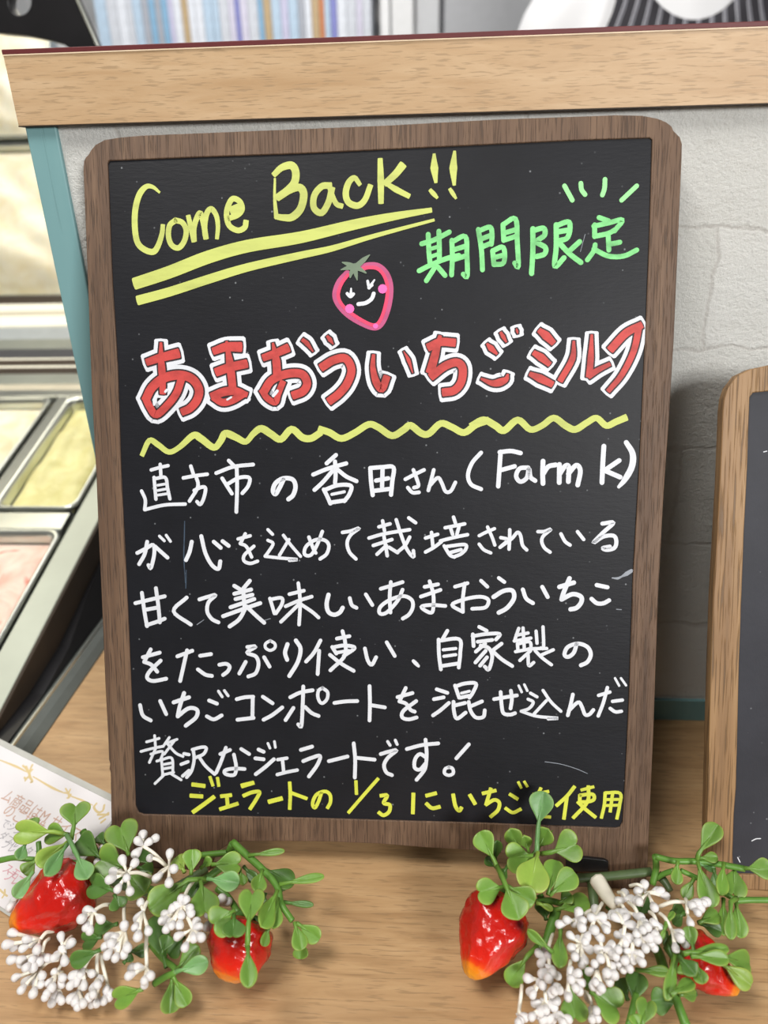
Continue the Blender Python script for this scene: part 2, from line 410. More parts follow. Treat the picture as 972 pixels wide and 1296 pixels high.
W('lettering', '''A 12>30>30>30>22: 247,254 215,228 180,225 145,265 124,340 121,430 134,510 170,548 215,560 240,530 260,470 265,425
A 27: 330,398 300,425 294,480 310,525 345,540 375,505 385,450 365,410 330,398
A 24>28: 396,378 408,430 425,502
A 28: 425,500 424,440 440,385 458,362 475,420 486,488
A 28>28>20: 482,470 480,420 492,360 515,340 540,375 548,430 543,490
A 28: 605,388 650,370 672,340 660,302 625,287 602,320 592,370 606,425 650,450 685,435 692,405
A 50: 625,350 655,338
B 10>14>22: 28,170 27,260 35,352
B 26>36>36>30: 25,150 60,118 105,107 126,135 122,185 90,222 40,258
B 26>36>36>26: 45,262 100,225 145,212 165,245 150,312 110,352 70,355 36,350
B 30: 290,203 250,207 215,250 213,308 250,332 283,280 298,218
B 24: 285,200 300,250 320,290 345,300
B 20>30>30>26: 430,197 405,166 377,190 364,240 377,282 420,298 455,270 480,205
B 24>32>26: 527,80 530,180 531,282
B 38>30: 632,108 600,148 552,192
B 18>28>24: 545,185 600,220 662,252
B 14>38>16: 783,55 784,120 791,186
B 18>24>14: 765,225 797,260
B 14>38>16: 880,42 874,120 878,198
B 16>22>12: 858,220 886,263
''', 'y', sq=True, label='lime yellow words Come Back with exclamation marks')
W('underline', '''Z 15>16>15>12>6: 172,358 214,344 263,325 313,311 380,300 447,284 500,273 545,265.5
Z 12>11>8>3.5: 175.5,379.5 214,369 263.5,353 313,338 380,322.7 420,314 474,298 549,278
''', 'y', sq=True, label='two sloping lime yellow underlines')
W('lettering', '''C 19: 72,298 120,283 178,253; 97,262 100,330 104,372; 138,250 140,320 140,365; 62,402 110,378 170,354 215,343; 125,385 90,440; 135,388 162,420
C 15: 105,318 140,308; 106,348 140,336
C 19: 188,285 190,350 187,418; 190,290 240,270 246,340 247,422 232,415; 192,322 238,308; 192,360 240,345
C 19: 290,243 302,320 306,398; 295,247 335,234 343,265 340,300; 305,278 336,266; 305,310 338,296; 385,225 388,285; 385,224 433,202 440,290 444,385 430,372; 392,256 432,244; 392,283 432,270; 345,325 350,378; 345,325 386,312 388,370 350,378; 355,350 382,343
C 20: 500,240 500,330 495,412; 500,248 541,238 545,265 515,290 548,312 545,337 515,347; 590,225 590,310 585,385 620,352; 590,228 640,215 635,272 595,288; 596,252 632,246; 600,292 640,335 685,370; 680,290 645,322
C 19: 755,197 792,210; 738,225 738,270; 735,230 790,218 845,206 815,248; 745,268 790,258 820,242; 790,260 793,322; 795,300 835,292; 740,302 735,325 710,360; 735,318 790,345 850,345 900,322
''', 'g', label='mint green kanji meaning limited time')
W('ray_marks', '''C 18: 622,75 652,130; 685,65 688,90 701,108; 778,50 776,85 768,110; 900,75 842,130''', 'G', label='four pale green ray strokes')
W('strawberry_doodle', '''E 34: 240,145 200,190 180,250 195,300 245,355 320,400 385,420 422,388 450,310 460,220 442,152 400,110 350,105 318,115''', 'p', thick=.00016, label='smiling strawberry outline in pink')
W('strawberry_doodle', '''E 17: 243,152 212,195 194,250 208,298 255,345 325,390 380,410 412,380 437,305 447,222 430,158 395,120 350,114 322,120''', 'q', thick=.00026, label='hot pink inner outline of the doodle')
W('strawberry_doodle', '''E 46: 421,224; 252,326
E 26: 385,415''', 'P', thick=.00032, label='pink cheeks of the doodle')
W('strawberry_doodle', '''E 5>24>30: 355,50 325,75 280,115
E 6>22>34: 215,88 245,98 280,115
E 5>20>34: 208,126 240,117 280,110
E 8>22>30: 255,165 262,140 280,112
E 6>20>30: 291,178 285,150 278,115
E 8>20>30: 336,142 310,125 280,112
''', 'l', thick=.0004, label='grey green leaf crown of the doodle')
W('strawberry_doodle', '''E 8>18: 260,222 258,262
E 16: 240,248 256,264 272,250
E 8>18: 380,178 352,218
E 14: 345,184 352,214 368,205
E 20: 297,302 335,296 365,275 376,248''', 'w', thick=.00026, label='white eyes and smile of the doodle')
RED = '''D 38>50: 108,235 170,214 258,192
D 16>40>34: 175,138 176,220 182,310 184,392
D 46>48>46>40: 98,425 130,365 190,318 270,302 335,322 370,375 360,430 325,472 288,490
D 40: 96,420 120,470 152,505 210,455 255,395 278,330
D 40>52: 450,178 510,158 578,158
D 46: 465,285 530,262 608,245
D 16>44>42: 512,132 530,250 545,385
D 42>46>30: 442,410 500,388 560,384 612,402
D 40: 450,418 490,442 540,432 592,402
D 38>46: 705,212 760,192 822,165
D 14>44>44: 750,140 767,230 772,318
D 44: 702,390 740,332 800,302 860,292 905,302 925,345 905,385 858,405
D 34: 695,382 720,420 762,442 776,400 800,340
D 22>26>10: 903,122 925,140 955,180
E 16>26>8: 138,468 152,485 168,508
E 44: 112,625 170,590 232,582 262,640 240,710 198,762 152,798
E 20>40>40: 375,565 372,630 388,700 418,738 442,680
E 6>22>8: 530,545 555,590 576,655
E 44: 662,522 720,497 786,500
E 22>44>48: 716,468 692,560 668,645
E 44: 675,672 740,622 800,602 832,630 826,700 790,745 738,755
F 14>34>16: 108,183 128,205 157,233
F 16>24>12: 178,125 190,145 206,172
F 6>18>6: 258,103 265,130
F 14>44>14: 78,362 140,385 200,368 214,340
F 30>46>34: 378,115 410,140 445,175
F 30>42>30: 350,230 385,252 425,285
F 26>44>36: 330,338 380,360 438,388
F 16>34>34: 553,170 545,260 485,368
F 16>34>36: 645,138 640,250 632,345
F 36>24: 632,345 680,315 735,288
F 44>44>40: 745,208 820,128 895,88
F 36>34>28: 888,92 860,220 800,340 732,422'''
rs = parse(RED)
write('title_lettering', rs, PA['w'], B1, panel, FY, .00016, 13.5, sq=True, label='white outline of the big title letters')
write('title_lettering', rs, PA['k'], B1, panel, FY, .00026, 3.2, sq=True, label='thin dark edge inside the white outline')
write('title_lettering', rs, PA['r'], B1, panel, FY, .00040, -.6, sq=True, label='red fill of the big title letters')
W('title_lettering', '''D 12>20>10: 150,418 143,440 140,455
D 12: 198,388 206,378
D 10: 516,428 536,416
D 16: 752,408 772,384
D 8: 768,396 764,400''', 'w', thick=.00055, label='white highlights on the red letters')
W('wavy_line', '''D 24>30>26>38>32>38>28>38>34>36>34: 78,712 115,638 160,660 215,697 270,672 340,612 380,628 445,674 480,642 505,602 560,622 610,644 650,602 690,577 740,605 790,632 845,580 900,622 945,627 990,600
E 36>34>36>34>36: 100,945 150,962 210,992 280,962 350,920 400,935 470,978 530,947 565,925 620,965 660,967 720,915 780,935 840,962 900,922 960,900
F 36>38>32>36>32>36: 30,602 90,573 150,602 195,627 265,573 330,622 390,602 450,563 510,602 560,622 620,587 670,563 720,602 770,582 818,562''', 'y', sq=True, label='wavy lime yellow line')
W('lettering', '''G 18: 130,105 175,92 220,82; 178,75 182,140; 145,145 150,205 155,262; 150,152 205,146 217,200 230,260; 78,218 98,265 95,318; 95,318 200,293 312,288
G 14: 165,187 208,180; 165,215 214,206; 165,240 218,232
G 19: 342,85 355,125; 302,148 360,137 430,128; 370,140 380,195 335,272; 360,215 400,197 421,205 410,260 392,290 375,275
G 20: 545,55 580,90; 478,122 570,88 676,76; 510,150 535,190 562,232; 537,182 600,147 655,147 650,190 618,230; 588,95 590,200 586,330
G 24: 838,158 815,205 795,235 782,215 797,175 840,150 888,157 903,195 890,240 865,262
H 22: 190,25 140,70; 68,130 150,97 245,70; 185,60 188,130 185,175; 170,112 120,170 75,212; 195,100 245,140 300,165; 125,210 145,250 160,285; 130,212 200,187 270,190 262,235 235,272; 160,280 240,268
H 16: 168,236 235,222
H 23: 374,95 378,165 387,240; 375,95 440,90 498,92 492,165 485,238; 440,95 437,195; 405,162 470,150; 385,218 485,206
H 20: 562,155 610,130 662,105; 605,105 622,150 632,190 608,200; 575,200 600,226 635,225
H 20: 714,105 700,160 685,215; 690,192 735,147 757,175 777,220 805,218 830,172
I 22: 80,55 32,110 10,175 27,225 80,250
I 24: 185,50 178,150 172,235; 180,52 240,46 292,57; 180,150 260,128
I 24: 332,135 287,140 268,180 290,210 325,190 337,140 345,185 370,205
I 26: 412,100 410,165 412,220; 412,170 440,130 480,120; 500,118 499,215; 500,172 530,127 550,132 548,210; 548,168 590,122 612,152 598,228
I 26: 738,20 732,120 728,215; 820,97 742,150; 742,150 825,186
I 26>34>34>18: 858,0 892,60 888,130 850,200 818,238''', 'w', label='first white line of the note, with Farm k in brackets')
W('lettering', '''G 20: 55,550 100,527 140,507 146,555 128,630 115,615; 108,490 95,555 65,610; 150,515 217,575
G 15: 174,460 200,485; 210,455 233,488
G 21: 347,490 335,545 316,588; 398,460 420,550 455,615 490,635 500,595; 465,490 502,522; 512,487 545,512
G 18: 595,475 660,458; 634,447 607,500; 607,500 640,516 668,572; 680,514 630,560 627,592 660,606 700,594
G 17: 755,425 780,450; 755,482 783,500 757,545 740,567; 740,568 820,577 912,585 870,590; 868,478 817,562; 838,455 880,510 930,568
H 19: 45,465 70,530 82,550; 117,435 92,500 57,560 22,557 30,515 80,480 130,482 152,510 140,555 105,582
H 19: 225,440 270,432 315,417 270,452 250,495 262,545 297,582
H 19: 420,410 480,394; 440,378 450,430; 367,470 450,447 585,425; 513,372 538,450 570,530 605,572 605,538; 585,465 560,510 520,545; 580,362 617,388; 390,510 490,478; 447,460 465,565; 460,510 410,557; 475,520 520,548
H 19: 670,470 735,450; 702,440 710,520; 670,545 715,520 755,490; 820,358 830,390; 775,415 880,394; 805,420 815,450; 850,407 838,450; 750,485 830,465 895,452; 770,512 800,560 825,572; 785,515 880,505 885,530 860,555 825,570; 805,547 860,532
I 18: 70,500 105,482 152,462; 115,453 140,510 154,550; 70,545 95,575 132,592
I 19: 234,468 233,520 230,572; 186,510 222,522 182,562; 182,562 245,515 275,482 292,500 302,550 325,576
I 19: 385,478 420,477 455,465 415,500 405,530 420,565 450,588; 508,490 530,530 557,550; 597,478 630,520
I 22: 730,435 790,430 735,482 682,538 735,505 790,500 805,530 795,565 755,576 732,566 770,558''', 'w', label='second white line of the note')
W('lettering', '''J 20: 45,185 120,167 202,148; 80,130 92,220 107,308; 155,105 168,200 176,288; 100,220 168,208; 105,303 165,283 202,268
J 20: 320,155 250,228 342,300; 388,165 430,152 475,142 437,180 430,230 455,270 490,288
J 21: 575,92 607,112; 658,65 622,108; 575,135 665,112; 582,163 672,140; 555,207 620,185 682,163; 622,108 630,205; 515,255 620,217 714,185; 638,205 602,270 550,310; 640,202 690,250 735,290
J 19: 766,160 790,240; 770,165 828,157 830,190 798,240; 870,137 948,118; 850,202 920,172 990,150; 918,78 928,180 922,300; 915,197 825,285
K 19: -15,180 60,230 97,262; 5,120 -4,128
K 23: 150,140 140,190 150,232 180,247 210,235 226,210
K 20: 264,158 275,195 300,210; 350,138 385,195
K 20: 430,108 490,90 547,72; 484,72 478,150 482,235; 547,113 520,172 462,235 425,240 428,205 480,167 550,147 595,167 602,205 582,245 548,268
K 20: 665,98 737,84; 645,150 750,114; 692,68 712,140 710,222 690,235 647,205 700,195 776,200
K 20: 828,97 895,78; 880,80 870,160 870,232; 870,232 812,195 870,167 940,152 985,154 1008,172 990,208 920,215
L 20: 80,65 114,97
L 20: 175,50 205,72
L 24: 147,152 200,120 248,118 256,160 220,210 175,236
L 22: 304,112 322,160 358,185; 408,98 437,152
L 25: 500,98 577,75; 554,52 522,130 512,165; 512,165 570,137 615,150 617,180 592,210 560,218
L 23: 700,88 757,100; 672,162 700,185 735,186 766,170''', 'w', label='third white line of the note')
for q in ('L 6>14>10>24>20: 783,50 812,52 835,42 860,28 886,12', 'L 5: 806,218 832,220', 'J 4>5>3: 375,300 412,274', 'J 4: 735,278 768,268'):
    W('smudge', q, 's', thick=.0001, label='grey chalk smudge')
W('smudge', '''Z 1.2>1.6>1: 233,660 232.6,682 232,705 234,738; 235,722 234.5,745''', 'v', thick=.0001, label='thin vertical scratch')
W('lettering', '''J 20: 85,475 175,450; 127,433 92,500; 92,500 130,515 162,552; 180,493 122,550 108,585 140,602 210,590
J 20: 270,470 350,440; 322,438 285,602; 392,467 450,458; 380,540 420,568 455,575
J 20: 495,515 530,510 550,525 540,550 515,570
J 20: 645,420 690,418 643,450 690,470 705,510 690,560 650,578; 636,500 602,562; 735,475 764,525
J 16: 767,386 743,402 743,425 767,438 792,425 792,402 767,386
J 22: 860,405 847,450 858,488; 905,385 930,430 915,500 870,575
K 20: 107,385 72,450 30,498; 100,440 92,565; 195,375 262,362; 170,420 192,455; 172,422 230,412 282,418 285,432 232,467; 225,335 240,400 235,470 160,545; 158,462 215,507 285,548
K 18: 195,450 260,440
K 20: 345,428 360,490 382,515 405,475; 462,395 505,468
K 18>22>16: 605,495 632,522
K 20: 787,333 757,385; 740,380 742,460 752,540; 740,387 850,378 856,450 848,530; 755,522 847,508
K 17: 765,435 832,428; 768,470 832,461
L 20: 70,312 110,333; 36,352 40,415; 35,362 110,350 180,350 160,380; 62,392 140,382; 102,402 52,445; 78,412 120,425 140,470 122,540 100,525; 105,440 50,503; 112,475 75,520; 190,402 140,440; 140,440 190,485 247,522
L 18: 282,320 262,378; 268,357 332,345; 258,388 347,372; 305,318 312,432; 275,402 278,442; 275,404 340,392 346,432 335,430; 375,335 380,400; 412,312 415,420 400,425
L 18: 265,445 350,430 432,428; 345,440 288,492; 332,462 336,520 362,503; 467,435 405,462; 370,440 410,480 457,515
L 22: 592,403 577,450 547,473 527,460 545,420 600,402 650,420 668,460 650,500 615,518''', 'w', label='fourth white line of the note')
W('lettering', '''M 20: 70,140 85,195 127,222; 178,118 210,188
M 21: 250,125 332,98; 306,75 282,150 272,200; 272,200 330,157 375,165 370,205 315,250
M 20: 440,115 482,132; 428,200 465,216 507,195
M 15: 490,65 510,95; 522,62 542,90
M 20: 588,108 630,98 676,95; 674,95 672,208; 592,218 678,208; 728,95 780,130; 732,218 780,192 832,152
N 20: -55,98 0,72 65,60; 15,40 12,130 5,250 -12,243; -38,155 -80,220; 25,150 60,182 97,198
N 18: 118,48 97,62 93,95 105,124 122,128 143,105 145,70 118,48
N 20: 182,128 240,120 304,118; 370,38 372,130 370,222; 378,140 452,152
N 20: 520,97 600,75; 564,48 530,120; 530,120 565,132 590,165 612,175; 620,118 552,170 545,205 580,216 622,206
N 20: 730,55 787,74; 715,108 767,98; 710,195 750,167 795,128; 828,35 850,100; 830,40 880,24 940,24 925,70 905,100; 855,100 902,90; 820,122 822,170 838,212 885,180; 825,142 882,128
N 15: 862,76 905,65
O 20: 14,165 24,212 52,248 92,245 100,210; 85,162 20,190
O 20: 150,150 210,140 272,130; 185,112 190,180 200,225 235,233 262,225; 240,105 245,150 238,200
O 14: 282,78 298,112; 312,72 328,105
O 17: 345,118 380,138; 332,150 360,167 337,200 295,215; 295,215 380,242 492,252 440,256; 430,158 365,228; 412,103 455,165 508,215
O 20: 572,125 560,180 545,237; 550,212 600,167 620,190 637,232 660,232 682,208
O 19: 710,130 770,112; 757,88 735,170 708,240; 785,162 837,155; 772,200 800,218 832,215
O 13: 798,38 820,78; 830,38 857,76''', 'w', label='fifth white line of the note')
W('lettering', '''M 14: 105,337 172,318; 148,303 153,362; 75,388 135,372 195,360; 156,366 120,447; 128,402 190,388 180,430 160,440; 227,313 200,352; 205,347 268,323; 256,328 200,402; 215,345 260,395 300,415
M 14: 185,432 192,515; 185,432 240,424 246,500; 200,457 238,450; 200,480 240,473; 190,514 250,500; 195,517 150,560; 235,507 290,540
M 17: 305,400 332,405; 290,457 327,443; 298,520 332,490; 355,380 360,430 347,490 320,527; 350,378 400,365 425,370 410,402 370,420; 385,415 420,465 470,510
M 19: 500,402 552,380; 530,368 505,440 478,502; 612,375 655,402; 573,405 585,470 575,513 530,510 525,490 570,480 630,482
M 20: 705,378 732,390; 688,425 732,430; 690,510 740,472 787,430
M 14: 755,345 766,370; 790,335 795,366
M 18: 808,432 857,424; 833,432 840,500; 805,512 860,498 912,488
N 20: 2,380 62,362; 15,440 60,422 105,412 90,460 45,522; 152,440 252,415; 285,345 293,430 291,528; 300,422 397,432
N 20: 430,402 470,390 515,382 470,420 448,460 460,500 490,515
N 16: 467,335 480,355; 508,328 518,350
N 20: 570,375 650,354 738,345; 670,325 676,400 670,470 655,500 622,540; 672,420 640,402 614,430 612,475 640,485 668,455
N 20: 902,350 835,425
N 18: 795,472 775,482 772,505 795,516 818,505 815,480 795,472''', 'w', label='sixth white line of the note')
W('lettering', '''M 22: 352,565 414,573; 342,625 402,629; 355,712 410,673 465,632
M 17: 445,525 460,570; 485,530 492,572
M 20: 505,628 557,622; 535,625 540,685; 500,697 592,668
M 26>22: 618,572 676,556
M 20: 625,625 670,607 710,605 695,640 660,695
M 24: 762,657 828,640
M 19: 872,555 875,620 872,695; 880,610 962,640
N 19: 112,610 95,660 76,690 65,665 85,620 130,602 158,620 160,660 145,690
N 18: 297,548 300,615; 415,535 340,620 258,715
N 20: 430,625 465,624 445,664 478,674 475,710 445,730 420,715
N 21: 605,615 602,718; 675,625 725,612; 675,668 705,692 745,685
N 21: 818,620 830,680 850,706 862,690; 908,622 935,668
O 20: 90,655 157,640; 132,630 120,670 107,715; 107,715 150,690 178,705 170,745 132,780
O 19: 235,660 275,685; 212,735 250,758 292,740
O 15: 280,595 295,625; 312,592 328,618
O 18: 362,660 440,645; 400,628 375,690 420,712; 452,690 395,740 400,775 450,782
O 20: 580,620 540,670 485,720; 540,675 524,790; 610,665 615,700 680,692 678,660 612,665; 655,618 650,700 575,785; 600,702 640,740 692,782
O 17: 618,637 682,620
O 18: 745,652 740,720 725,785; 748,652 825,655 822,720 808,790; 785,655 772,752
O 16: 752,688 820,687; 750,720 820,718''', 'Y', sq=True, label='bright yellow bottom line')
for q in ('Z 0.7: 690,965 710,968 730,974 744,980', 'Z 0.7: 741,296 735,318'):
    W('smudge', q, 's', thick=.00008, label='fine scratch')

# second chalkboard
t2 = empty('chalkboard', B2.m, 'smaller blank chalkboard in light brown oak frame, cut off by the right edge', 'chalkboard')
o2 = [(893.6, 1120), (894.7, 1030), (895.7, 998), (898.8, 880), (902.8, 757), (911, 614), (914.8, 520), (916.5, 505), (921, 491), (933.5, 475), (950, 467), (972, 462.3)]
i2 = [(927.5, 1082), (929, 1030), (931.8, 998), (935.5, 839), (941.7, 675), (945.8, 594), (949, 503), (953, 497), (972, 495)]
oL = [B2(*p) for p in o2]; iL = [B2(*p) for p in i2]
oL = [np.array([oL[0][0] - .0002, .0006])] + oL
XM = .012                                   # local mirror line of the smaller board
mir = lambda L: [np.array([2 * XM - p[0], p[1]]) for p in L[::-1]]
bot = B2(940, 1107)[1]
iL = [np.array([iL[0][0] + .001, bot])] + iL
mesh_obj('frame', plate_mesh('frame', [oL + mir(oL), iL + mir(iL)], .007, .0005), MAT['oakframe'], t2, local=True)
ii = iL + mir(iL); cc = np.mean(ii, axis=0)
pm = plate_mesh('panel', [[p + (p - cc) / np.linalg.norm(p - cc) * .002 for p in ii]], .004); pm.transform(Matrix.Translation((0, .0014, 0)))
panel2 = mesh_obj('panel', pm, MAT['slate2'], t2, local=True)
for q in ('953,1066 958,1063.5 964,1063', '935,1087 938,1093', '968,572 972,571'):
    write('smudge', parse('Z 1.2: ' + q), PA['w'], B2, panel2, .0014, .0001, label='small white chalk tick')
topz = oL[-1][1] - .012
for sx in (-.05, .05):
    a = B2.m @ Vector((XM + sx, .010, topz)); b = Vector((a.x, a.y + .012, 0.003)); bm = bmesh.new()
    tube(bm, [a, b], .0035, 8); bm_obj('rear_leg', bm, MAT['oakframe'], t2)

# ------------------------------------------------------------------ price card lying on the counter
CA, CT = rad(-24.7), math.atan(.022 / .072)                          # turned on the counter, its far edge propped on the case plinth
ax = Vector((math.cos(CA), math.sin(CA), 0)); hz = Vector((-ax.y, ax.x, 0)); ay = hz * math.cos(CT) + Vector((0, 0, math.sin(CT))); ain = ay.cross(ax)
B0 = Vector(on_z(0, 1152, .0009)); cn = np.array(ain); ck = float(cn @ np.array(B0))
top_ = Vector(hit(70, 970, cn, ck)); right_ = Vector(hit(128, 1060, cn, ck))
ch = (top_ - B0).dot(ay); cw = .135
org = B0 + ax * ((right_ - B0).dot(ax) - cw)
cm = Matrix.Identity(4)
for i in range(3): cm[i][0], cm[i][1], cm[i][2], cm[i][3] = ax[i], ain[i], ay[i], org[i]
cardp = Plane2D(cm, cn, ck)
card = empty('price_card', cm, 'white laminated price card with gold scrolled border lying under the left strawberry sprig', 'card')
MAT['card'] = plain('card_paper', lin(226, 222, 224), .45, 0, .01)
def rrect(x0, z0, x1, z1, r):
    out = []
    for cx_, cz_, a0 in ((x1 - r, z1 - r, 0), (x0 + r, z1 - r, 90), (x0 + r, z0 + r, 180), (x1 - r, z0 + r, 270)):
        for a in range(0, 91, 15): out.append((cx_ + r * math.cos(rad(a0 + a)), cz_ + r * math.sin(rad(a0 + a))))
    return out
mesh_obj('sheet', plate_mesh('sheet', [rrect(.0015, .0015, cw - .0015, ch - .0035, .003)], .0006), MAT['card'], card, local=True)
pm = plate_mesh('laminate_edge', [rrect(0, 0, cw, ch, .004), rrect(.0014, .0014, cw - .0014, ch - .0034, .003)], .0008)
o = mesh_obj('laminate_edge', pm, plain('clear_laminate', lin(190, 190, 184), .2), card, local=True); o['label'] = 'greyish clear laminate edge'
for q in '''Z 1.2>2.6>1.2: 0,962 20,970 34,977
Z 1.2>2.8>1.2: 42,983 66,997 82,1004
Z 1.2>2.2>1.0: 88,1007 104,1013 117,1019
Z 2.2: 29,969 34,974 37,981 33,986 31,984; 41,968 38,975 38,982 41,989 39,990; 33,970 37,977 41,974; 32,988 36,983 40,987
Z 1.8: 83,998 86,1003 88,1009 85,1010; 89,999 87,1004 87,1010; 82,1003 90,1006
Z 2.6: 122,1017 119,1022 124,1028 130,1026 132,1019; 124,1031 130,1031 137,1031; 126,1036 132,1033 137,1029; 128,1041 133,1037
Z 2: 0,1126 5,1131 9,1134; 3,1136 6,1131 6,1126'''.splitlines(): write('border', parse(q), PA['o'], cardp, card, 0, .00005, label='pale gold scroll border')
def textline(body, px, py, size, mat, name='printing', label=None):
    cu = bpy.data.curves.new('t', 'FONT'); cu.body = body; cu.size = size
    oo = bpy.data.objects.new('t', cu); C.objects.link(oo)
    dg = bpy.context.evaluated_depsgraph_get(); me = bpy.data.meshes.new_from_object(oo.evaluated_get(dg))
    bpy.data.objects.remove(oo); bpy.data.curves.remove(cu)
    p = cardp(px, py)
    me.transform(Matrix(((1, 0, 0, p[0]), (0, 0, -1, -.00012), (0, 1, 0, p[1]), (0, 0, 0, 1)))); me.materials.clear(); me.name = name
    ob = mesh_obj(name, me, mat, card, local=True)
    if label: ob['label'] = label
INK = {'b': plain('brown_ink', lin(198, 162, 146), .6), 'g': plain('grey_ink', lin(172, 168, 174), .6), 'p': plain('pink_ink', lin(216, 160, 170), .6)}
d4 = np.linalg.norm(cardp(0, 1010.5) - cardp(53, 1032)) / 4.15
textline('ム商品はM サイズのみ', 0, 1010.5, d4, INK['b'], label='brown printed line about M size')
textline('のご提供', 1.5, 1029, d4, INK['b'], label='second brown printed line')
textline('でシングル', 0, 1044, d4 * .66, INK['g'], label='grey printed line')
textline('ダブル・タブル', -3, 1060, d4 * .66, INK['g'], label='grey printed line for doubles')
textline('プレミ', 0, 1071, d4 * .66, INK['g'], label='lower grey printed line')
textline('スモール', 2, 1102, d4 * .72, INK['p'], label='pink printed line')
textline('プレミ', 3, 1111, d4 * .72, INK['p'], label='lower pink printed line')

# ------------------------------------------------------------------ strawberry sprigs
def leafmat(name, c, edge):
    m, nt, bs = newmat(name)
    at_ = nd(nt, 'ShaderNodeAttribute'); at_.attribute_name = 'edge'
    oi = nt.nodes.new('ShaderNodeObjectInfo')
    n = noise_tex(nt, coords(nt), 180, 3)
    dk = tuple(v * .72 for v in c[:3]) + (1,); lt = tuple(v * 1.18 for v in c[:3]) + (1,)
    c1 = mixc(nt, oi.outputs['Random'], dk, lt)
    c2 = mixc(nt, .35, c1, ramp(nt, n, [(.3, dk), (.7, lt)]))
    nt.links.new(mixc(nt, at_.outputs['Fac'], c2, edge), bs.inputs['Base Color'])
    bs.inputs['Roughness'].default_value = .42
    bs.inputs['Subsurface Weight'].default_value = .12; bs.inputs['Subsurface Radius'].default_value = (.002, .004, .001); bs.inputs['Subsurface Scale'].default_value = .5
    bump(nt, bs, noise_tex(nt, coords(nt), 420, 3), .3, .0003)
    return m
LM = {'n': leafmat('leaf_green', lin(106, 146, 58), lin(160, 178, 80)), 'd': leafmat('leaf_dark_green', lin(76, 114, 48), lin(110, 140, 58)),
      'b': leafmat('leaf_bluish_green', lin(108, 154, 92), lin(148, 178, 104)), 'y': leafmat('leaf_yellow_green', lin(136, 166, 68), lin(172, 182, 88))}
MAT['stem'] = plain('green_stem', lin(92, 138, 54), .42, 0, .15, 120)
MAT['darkstem'] = plain('dark_olive_stem', lin(84, 104, 66), .45, 0, .15, 120)
MAT['pearl'] = plain('white_plastic', lin(230, 227, 226), .38, 0, .02, 90, .0002, .05)
MAT['cream'] = plain('cream_stalk', lin(238, 232, 216), .5, 0, .05, 90)

